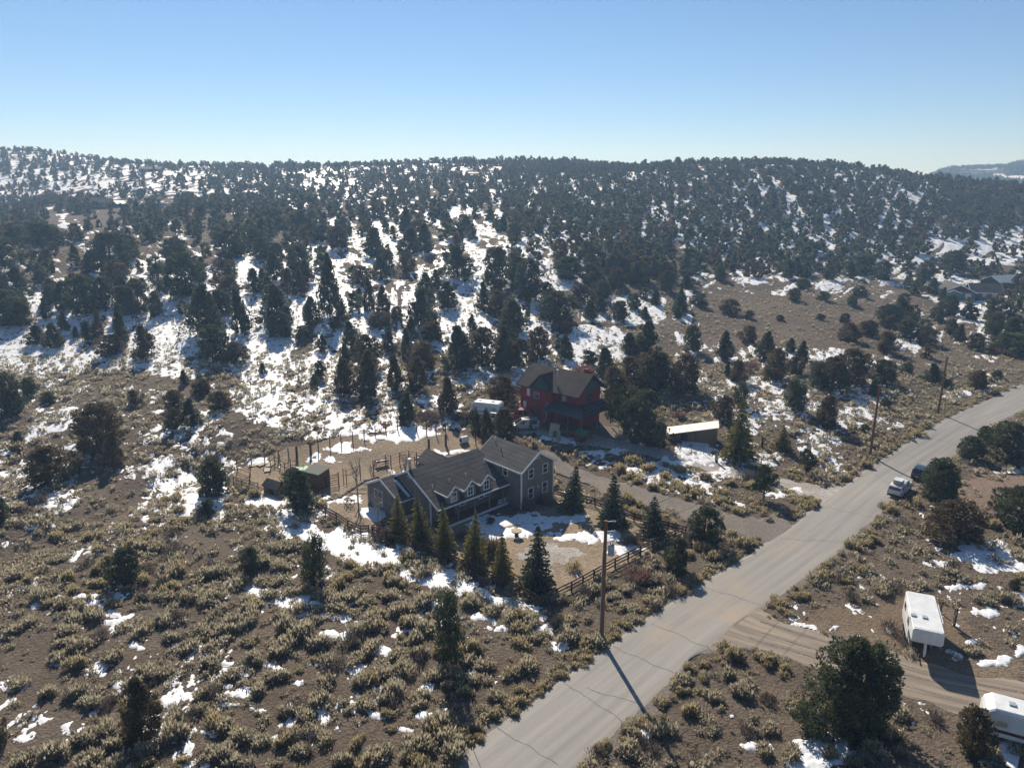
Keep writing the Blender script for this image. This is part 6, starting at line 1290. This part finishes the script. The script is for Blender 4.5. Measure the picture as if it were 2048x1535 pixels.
# ------------------------------------------------------------------ vehicles
def ringx(y, w, z0, z1, r=.12, top=1.0):
    wt = w * top; return [(-w + r, y, z0), (w - r, y, z0), (w, y, z0 + r), (wt, y, z1 - r), (wt - r, y, z1), (-wt + r, y, z1), (-wt, y, z1 - r), (-w, y, z0 + r)]
def wheel(parent, x, y, r, w=.22):
    mb = MB(); mb.cyl((x - w / 2, y, r), (x + w / 2, y, r), r, r, 18); t = mb.build('wheel', M['tyre'], parent)
    s = 1 if x > 0 else -1; mb = MB(); mb.cyl((x + s * (w / 2 - .02), y, r), (x + s * (w / 2 + .012), y, r), r * .62, r * .5, 12); mb.build('rim', M['rim'], t)
def car(name, label, loc, rz, paint, L, Wd, belt, top, sections, cabin, cat='car', extra=None):
    """y forward; sections: (y, halfwidth, z bottom, z top); cabin: (y, halfwidth, z top)"""
    E = empty(name, loc, rz, label, cat); mb = MB(); mb.loft([ringx(*s) for s in sections]); mb.build('body', paint, E, smooth=False, bevel=.03)
    mb = MB(); mb.loft([ringx(y, w, belt - .12, z, .06, .86) for y, w, z in cabin]); mb.build('cabin', M['glass'], E)
    mb = MB(); ins = cabin[1:-1]; mb.loft([ringx(y, w * .84, z - .04, z + .045, .03, .96) for y, w, z in ins]); mb.build('roof', paint, E, bevel=.02)
    pm = MB()
    for (y, w, z) in (cabin[1], cabin[len(cabin) // 2], cabin[-2]):
        for s in (-1, 1): pm.beam((s * w * 1.0, y, belt - .03), (s * w * .88, y, z - .02), .07, .10, up=(0, 1, 0))
    for a, b in ((cabin[0], cabin[1]), (cabin[-1], cabin[-2])):
        for s in (-1, 1): pm.beam((s * a[1] * .98, a[0], belt - .02), (s * b[1] * .86, b[0], b[2] - .02), .08, .08)
    pm.build('pillars', paint, E)
    r = .36
    for x in (-Wd / 2 + .12, Wd / 2 - .12):
        for y in (-L * .29, L * .30): wheel(E, x, y, r)
    yb, yf = sections[0][0], sections[-1][0]
    for s in (-1, 1):
        mb = MB(); mb.box((s * (Wd / 2 - .18), yb - .01, belt - .22), (.2, .06, .34)); mb.build('tail_light', M['tail'], E)
        mb = MB(); mb.box((s * (Wd / 2 - .25), yf + .01, .72), (.34, .06, .16)); mb.build('headlight', M['ceramic'], E)
        mb = MB(); mb.box((s * (Wd / 2 + .06), L * .17, belt + .05), (.18, .12, .14)); mb.build('mirror', paint, E)
    mb = MB(); mb.box((0, yb - .05, .45), (Wd * .92, .14, .2)); mb.build('bumper', M['black'], E); mb = MB(); mb.box((0, yf + .05, .45), (Wd * .92, .14, .2)); mb.build('bumper', M['black'], E)
    mb = MB(); mb.box((0, yb - .07, .68), (.45, .03, .16)); mb.build('licence_plate', M['amber'], E)
    if extra: extra(E)
    return E
def onground(x, y, dz=0.0): return Vector((x, y, hg(x, y) + dz))
def suv(paint, name, label, loc, rz):
    return car(name, label, loc, rz, paint, 4.5, 1.86, 1.05, 1.7, [(-2.2, .86, .4, 1.0), (-2.0, .92, .28, 1.06), (-1.0, .93, .25, 1.06), (.9, .93, .25, 1.05), (1.2, .92, .25, 1.02), (2.0, .88, .3, .92), (2.25, .74, .42, .8)],
        [(-2.12, .84, 1.12), (-1.75, .88, 1.64), (-.6, .9, 1.72), (.35, .89, 1.68), (1.15, .86, 1.08)], 'car')
E_ = suv(M['suv'], 'dark_hatchback', 'dark blue hatchback car parked at the road edge by the juniper', gp(1842, 954) + Vector((0, 0, .05)), R(-43))
def pickup_extra(E):
    mb = MB(); mb.loft([ringx(y, w, .98, z, .06, .9) for y, w, z in ((-2.62, .88, 1.62), (-2.5, .9, 1.74), (-.55, .9, 1.76), (-.45, .9, 1.72))]); s = mb.build('camper_shell', M['carwhite'], E, bevel=.03)
    mb = MB(); mb.box((0, -2.64, 1.4), (1.4, .04, .36)); mb.build('shell_window', M['glass'], s)
    for k in (-1, 1): mb = MB(); mb.box((k * .87, -1.5, 1.42), (.06, 1.5, .3)); mb.build('shell_window', M['glass'], s)
    mb = MB(); mb.box((0, -2.66, .86), (1.5, .05, .45)); mb.build('tailgate', M['carwhite'], E, bevel=.02)
car('white_pickup', 'white pickup truck with camper shell parked behind the dark car', gp(1799, 985) + Vector((0, 0, .04)), R(-43), M['carwhite'], 5.3, 1.9, 1.08, 1.75,
    [(-2.6, .9, .45, 1.04), (-2.4, .93, .38, 1.08), (-.4, .93, .35, 1.08), (1.0, .93, .35, 1.08), (1.3, .92, .35, 1.08), (2.4, .88, .4, 1.0), (2.62, .78, .5, .9)],
    [(-.42, .84, 1.3), (-.3, .87, 1.72), (.2, .88, 1.76), (.75, .87, 1.72), (1.45, .85, 1.1)], 'pickup', pickup_extra)
c_ = math.cos(R(47)); s_ = math.sin(R(47))
e = empty('roof_box', gp(1799, 985) + Vector((-c_ * 1.35, -s_ * 1.35, 1.82)), R(-43), 'square tan box with white lid riding on the roof of the white pickup', 'box')
mb = MB(); mb.box((0, 0, .28), (1.05, 1.25, .5)); mb.build('box', M['tan'], e, bevel=.02); mb = MB(); mb.box((0, 0, .56), (1.15, 1.35, .08)); mb.build('lid', M['carwhite'], e, bevel=.02)
# fifth wheel trailer
fl, fr_, rl, rr_ = [pz(x, y, 3.2) for x, y in ((1828.7, 1251.6), (1885.6, 1258.9), (1816.5, 1186.9), (1867.8, 1194.2))]
fc = (fl + fr_) / 2; rc_ = (rl + rr_) / 2; dv = (fc - rc_); ang = math.atan2(dv.y, dv.x) - math.pi / 2; L = min(max(dv.length, 6.5), 9.0); ctr = (fc + rc_) / 2
def trailer5():
    E = empty('fifth_wheel_trailer', onground(ctr.x, ctr.y), ang, 'white fifth wheel trailer standing alone beside the dirt track', 'trailer'); w = 1.22
    mb = MB(); mb.loft([ringx(y, w, z0, 3.2, .14, .99) for y, z0 in ((-L / 2, .75), (-L / 2 + .15, .55), (L / 2 - 2.3, .55), (L / 2 - 2.05, 1.75), (L / 2 - .2, 1.8), (L / 2, 1.95))]); b = mb.build('body', M['rvwhite'], E, bevel=.04)
    mb = MB(); mb.box((0, 0, 3.205), (2.3, L - .3, .03)); mb.build('roof_skin', M['rvwhite'], E)
    for y, x in ((L * .18, .12), (L * .18, 1.0)): mb = MB(); mb.box((x, y, 3.27), (.42, .42, .14)); mb.build('roof_vent', M['blue_grey'], E, bevel=.02)
    mb = MB(); mb.beam((0, L / 2 - .6, 1.75), (0, L / 2 - .35, .75), .16, .4); mb.cyl((0, L / 2 - .35, .8), (0, L / 2 - .35, .45), .1, .07, 8); mb.build('king_pin', M['rvwhite'], E)
    for s in (-1, 1):
        mb = MB(); mb.box((s * .8, L / 2 - 2.4, .35), (.12, .12, 1.0)); mb.build('landing_leg', M['steel'], E)
        for y in (-1.0, -.1): wheel(E, s * (w - .05), y - .3, .36)
        for y in (-L * .32, L * .08): mb = MB(); mb.box((s * (w + .005), y, 2.2), (.03, .9, .55)); mb.build('window', M['glass'], E)
        mb = MB(); mb.box((s * (w + .06), -L * .05, 3.0), (.12, L * .5, .14)); mb.build('awning_roll', M['rvwhite'], E)
        mb = MB(); mb.box((s * (w + .006), 0, 1.25), (.02, L * .8, .14)); mb.build('stripe', M['blue_grey'], E)
    mb = MB(); mb.box((-w - .01, L * .02, 1.6), (.03, .65, 1.75)); mb.build('door', M['ceramic'], E)
trailer5()
# travel trailer cut by the right edge
a0 = pz(1965, 1395, 2.8); 
def trailer_box(name, label, loc, rz, L, h, stripe, w=1.15, slant=.35):
    """front end at -y ... y forward = towards the hitch"""
    E = empty(name, loc, rz, label, 'trailer')
    mb = MB(); mb.loft([ringx(y, w, z0, z1, .16, .985) for y, z0, z1 in ((-L / 2, .75, h - .25), (-L / 2 + .25, .5, h), (L / 2 - slant - .25, .5, h), (L / 2 - .12, .75, h - .35), (L / 2, .95, h - .75))]); mb.build('body', M['rvwhite'], E, bevel=.05)
    for s in (-1, 1):
        mb = MB(); mb.box((s * (w + .002), 0, 1.12), (.02, L * .96, .26)); mb.build('stripe', stripe, E)
        for y, l in ((L * .34, .75), (-L * .05, .6), (-L * .32, .9)):
            mb = MB(); mb.box((s * (w + .004), y, 1.75), (.03, l, .5)); f = mb.build('window', M['alu'], E); mb = MB(); mb.box((s * (w + .012), y, 1.75), (.03, l - .1, .4)); mb.build('pane', M['tan'], f)
        wheel(E, s * (w - .08), -.5, .34); wheel(E, s * (w - .08), -1.35, .34)
        mb = MB(); mb.beam((s * .75, L / 2 - .4, .5), (0, L / 2 + 1.1, .5), .07, .1); mb.build('hitch_arm', M['white'], E)
    mb = MB(); mb.cyl((0, L / 2 + .95, 0), (0, L / 2 + .95, .75), .04, .04, 8); mb.build('jack', M['steel'], E)
    mb = MB(); mb.cyl((-.15, L / 2 + .35, .55), (-.15, L / 2 + .35, 1.0), .15, .15, 10); mb.build('gas_bottle', M['white'], E)
    for y in (L * .25, -L * .2): mb = MB(); mb.box((0, y, h + .05), (.45, .45, .13)); mb.build('roof_vent', M['blue_grey'], E, bevel=.02)
    mb = MB(); mb.box((-w - .008, -L * .18, 1.45), (.03, .62, 1.7)); mb.build('door', M['ceramic'], E)
    return E
n0 = pz(1973, 1414, 2.8); n1 = pz(2048, 1434, 2.8); dv = (n1 - n0); hd = math.atan2(dv.y, dv.x); LT = 7.0
nside = Vector((math.sin(hd), -math.cos(hd), 0)); cen = Vector((n0.x, n0.y, 0)) + Vector((math.cos(hd), math.sin(hd), 0)) * LT / 2 - nside * 1.15
trailer_box('travel_trailer', 'white travel trailer with maroon stripe cut by the right edge', onground(cen.x, cen.y), hd + math.pi / 2, LT, 2.85, M['maroon'])
# vehicles at the red house
p = gp(975, 832); trailer_box('white_camper', 'white camper trailer left of the red house under the brown tree', p, R(70), 5.2, 2.7, M['blue_grey'])
def van(name, label, loc, rz, paint):
    return car(name, label, loc, rz, paint, 4.8, 1.9, 1.05, 1.75, [(-2.35, .86, .4, 1.0), (-2.2, .93, .28, 1.06), (-1.0, .95, .25, 1.06), (.9, .95, .25, 1.05), (1.5, .92, .25, 1.0), (2.2, .86, .3, .88), (2.4, .74, .42, .78)],
        [(-2.28, .86, 1.14), (-2.0, .9, 1.7), (-.6, .92, 1.78), (.6, .9, 1.72), (1.7, .86, 1.04)], 'car')
p = gp(1050, 857); van('silver_minivan', 'silver minivan with pale roof parked left of the red house', p, R(98), M['silver'])
p = gp(1042, 836); suv(M['redpaint'], 'red_car', 'red car parked against the red house behind the silver minivan', p, R(75))
p = gp(990, 843); van('white_van', 'white van roof behind the brown junipers left of the red house', p, R(60), M['carwhite'])
p = gp(1061, 861); e = empty('wheelie_bin', p, R(10), 'green wheelie bin standing at the end of the silver minivan', 'bin')
mb = MB(); mb.loft([[(-.28 * k, -.32 * k, z), (.28 * k, -.32 * k, z), (.28 * k, .32 * k, z), (-.28 * k, .32 * k, z)] for k, z in ((.85, .05), (1.05, 1.0))]); mb.build('body', M['bingreen'], e, bevel=.03)
mb = MB(); mb.box((0, 0, 1.05), (.64, .74, .09)); mb.build('lid', M['bingreen'], e, bevel=.03)
for s in (-1, 1): mb = MB(); mb.cyl((s * .28 - .03, .3, .12), (s * .28 + .03, .3, .12), .12, .12, 10); mb.build('wheel', M['black'], e)
# trailers on the far left hillside
p = gp(291, 416); trailer_box('far_camper', 'short white camper left of the long one far up the left hillside', p, R(80), span(p, 17), span(p, 8), M['blue_grey'], span(p, 4))
p = gp(318, 415); trailer_box('far_trailer', 'long white trailer home far up the left hillside right of the cedar house', p, R(96), span(p, 36), span(p, 9), M['grey_box'], span(p, 5))
p = gp(272, 415); trailer_box('far_white_trailer', 'white trailer beside the pale roofed shed far up the left hillside', p, R(85), span(p, 17), span(p, 8), M['blue_grey'], span(p, 4))

# ------------------------------------------------------------------ yard things
p = gp(1033, 1073); e = empty('stump_table', p, 0, 'round wooden table on a stump in the snowy front yard', 'table')
mb = MB(); mb.cyl((0, 0, -.05), (0, 0, .72), .28, .2, 9); mb.build('stump', M['bark'], e); mb = MB(); mb.cyl((0, 0, .72), (0, 0, .84), .62, .6, 12); mb.build('table_top', M['plank'], e)
p = gp(1150, 1140); V, F, t_, l_ = shrub(260, .15, 1.8, .09); me = npmesh('grass_clump', V, F, M['straw'], attrs={'tip': t_, 'leaf': l_}); o = link('grass_clump', me); o.location = p; o.scale = (1.7, 1.7, 1.9); tag(o, 'round straw coloured ornamental grass clump inside the road side fence', 'grass')
def bush(px_, w, h, mat, name, label, n=320, tm=None):
    p = gp(*px_); V, F, t_, l_ = tm() if tm else shrub(n * 3, .4, 1.2, .03); o = link(name, npmesh(name, V, F, M[mat], attrs={'tip': t_, 'leaf': l_})); o.location = (p.x, p.y, p.z - .05); o.scale = (w, w, h); tag(o, label, 'shrub')
bush((1056, 1020), 2.2, 3.2, 'red_twig', 'wall_shrub', 'leafless reddish shrub at the near corner of the grey house'); bush((1086, 1008), 2.4, 3.0, 'red_twig', 'wall_shrub', 'leafless reddish shrub in the middle of the grey house end wall')
bush((982, 1110), 3.0, 4.6, 'juniper_brown', 'yard_shrub', 'dark brownish shrub between the fourth and fifth spruce', 420); bush((930, 1078), 2.6, 2.4, 'red_twig', 'yard_shrub', 'reddish bare shrub between the third and fourth spruce'); bush((1262, 1085), 2.4, 2.4, 'twig', 'yard_shrub', 'grey bare shrub near the fence between two dark spruces')
bush((1278, 1160), 3.0, 3.2, 'red_twig', 'roadside_shrub', 'purplish bare shrub outside the fence right of the big pole'); bush((979, 1045), 1.6, 1.3, 'juniper_brown', 'yard_shrub', 'small dark shrub in the snow before the porch'); bush((870, 1100), 3.4, 3.0, 'twig', 'fence_shrub', 'grey bare shrub at the fence below the second spruce'); bush((770, 1075), 3.6, 2.6, 'twig', 'fence_shrub', 'grey tangled shrub at the fence corner left of the spruce row')
bush((1580, 800), 4.5, 4.0, 'twig', 'willow_shrub', 'wide grey leafless willow left of the column juniper on the flat', 420); bush((1650, 735), 5, 3.0, 'red_twig', 'willow_shrub', 'pinkish leafless willow behind the brown juniper group on the flat', 420); bush((1500, 735), 5, 3, 'red_twig', 'willow_shrub', 'pinkish leafless willow on the flat right of the red house', 420); bush((1990, 705), 5, 3.2, 'red_twig', 'willow_shrub', 'pinkish leafless willow at the far right by the dark juniper', 420); bush((1360, 835), 2.6, 2.4, 'red_twig', 'willow_shrub', 'rusty leafless shrub behind the tin roofed shed')
bush((1165, 748), 5, 4, 'red_twig', 'willow_shrub', 'pale pink leafless willow behind the roof of the red house', 420); bush((860, 840), 4.5, 2.6, 'twig', 'willow_shrub', 'tan leafless brush behind the corral', 420); bush((925, 838), 5, 2.8, 'twig', 'willow_shrub', 'brown leafless brush left of the white camper', 420)
bush((1890, 945), 4, 2.2, 'twig', 'roadside_shrub', 'pale grey leafless shrub right of the parked cars'); bush((1500, 960), 3.0, 2.6, 'twig', 'roadside_shrub', 'brown bare shrub between the driveway and the young pines')
def bare_tree(px_, h, label, seed, spread=.32):
    r_ = random.Random(seed); p = gp(*px_); E = empty('bare_tree', p, 0, label, 'tree'); tr = MB(); cr_ = MB()
    def grow(a, d, l, r, lev):
        b = a + d * l; (tr if lev < 1 else cr_).cyl(a, b, r, r * .68, 6 if lev < 2 else 4, cap=False)
        if lev >= 4: return
        for k in range(3 if lev else 4):
            nd = (d + Vector((r_.uniform(-1, 1), r_.uniform(-1, 1), r_.uniform(-.1, .7))) * spread * (1.5 if lev else 1.1)).normalized(); grow(a.lerp(b, r_.uniform(.55, 1)), nd, l * r_.uniform(.5, .72), max(r * .55, .012), lev + 1)
    grow(Vector((0, 0, -.1)), Vector((0, 0, 1)), h * .42, h * .018, 0)
    tr.build('trunk', M['pale_bark'], E); cr_.build('crown', M['pale_bark'], E)
bare_tree((812, 965), 6.0, 'pale leafless tree in front of the corral pipe pen', 3, .36); bare_tree((716, 1000), 6.5, 'slim leafless aspen left of the grey house', 5, .22); bare_tree((748, 985), 5.2, 'second slim leafless aspen nearer the flue of the grey house', 8, .2); bare_tree((758, 1062), 6.0, 'leafless tree before the big window of the grey house', 12, .42)
p = gp(700, 1012); e = empty('wagon_wheels', p, R(20), 'pair of dark wagon wheels standing left of the grey house', 'wheels')
for k, (x, r_) in enumerate(((0, .55), (-.2, .5))):
    mb = MB(); c = Vector((x, .9 * k - .4, r_)); pts = [c + Vector((math.cos(a) * r_, 0.05 * k, math.sin(a) * r_)) for a in [i * math.pi / 9 for i in range(19)]]; mb.tube(pts, .045, 5)
    for i in range(4): a = i * math.pi / 4; mb.cyl(c + Vector((math.cos(a) * r_, 0, math.sin(a) * r_)), c - Vector((math.cos(a) * r_, 0, math.sin(a) * r_)), .025, .025, 5)
    mb.build('wheel', M['fence'], e)
p = gp(770, 972); o = MB().cyl((0, 0, 0), (0, 0, .95), .32, .3, 12).build('barrel', M['shed_wood'], None); o.location = p; tag(o, 'brown barrel standing behind the left end of the grey house', 'barrel')
p = gp(928, 885); e = empty('dog_house', p, R(35), 'white barrel shaped dog house at the corner of the corral', 'dog house')
mb = MB(); mb.loft([[(x, math.cos(a) * .55, .55 + math.sin(a) * .55) for a in [i * math.pi / 6 for i in range(12)]] for x in (-.6, .6)]); mb.build('barrel', M['white'], e); mb = MB(); mb.cyl((-.605, 0, .5), (-.615, 0, .5), .36, .36, 12); mb.build('opening', M['black'], e)
for s in (-.4, .4): mb = MB(); mb.box((s, 0, .04), (.12, 1.0, .14)); mb.build('runner', M['post'], e)

# ------------------------------------------------------------------ air
mb = MB(); mb.box((0, 1330, 79), (8400, 3040, 190)); hz = mb.mesh('haze', M['white']); hz.materials.clear()
hm = bpy.data.materials.new('air'); hm.use_nodes = True; nt = hm.node_tree; nt.nodes.remove(nt.nodes['Principled BSDF'])
pv = nt.nodes.new('ShaderNodeVolumePrincipled'); pv.inputs['Color'].default_value = (0.42, 0.66, 1.0, 1); pv.inputs['Absorption Color'].default_value = (1, 1, 1, 1); pv.inputs['Density'].default_value = 0.00042; pv.inputs['Anisotropy'].default_value = 0.25
nt.links.new(pv.outputs[0], nt.nodes['Material Output'].inputs['Volume']); hz.materials.append(hm)
o = link('haze', hz); tag(o, 'thin blue air between the camera and the far hillside', 'haze', kind='stuff')
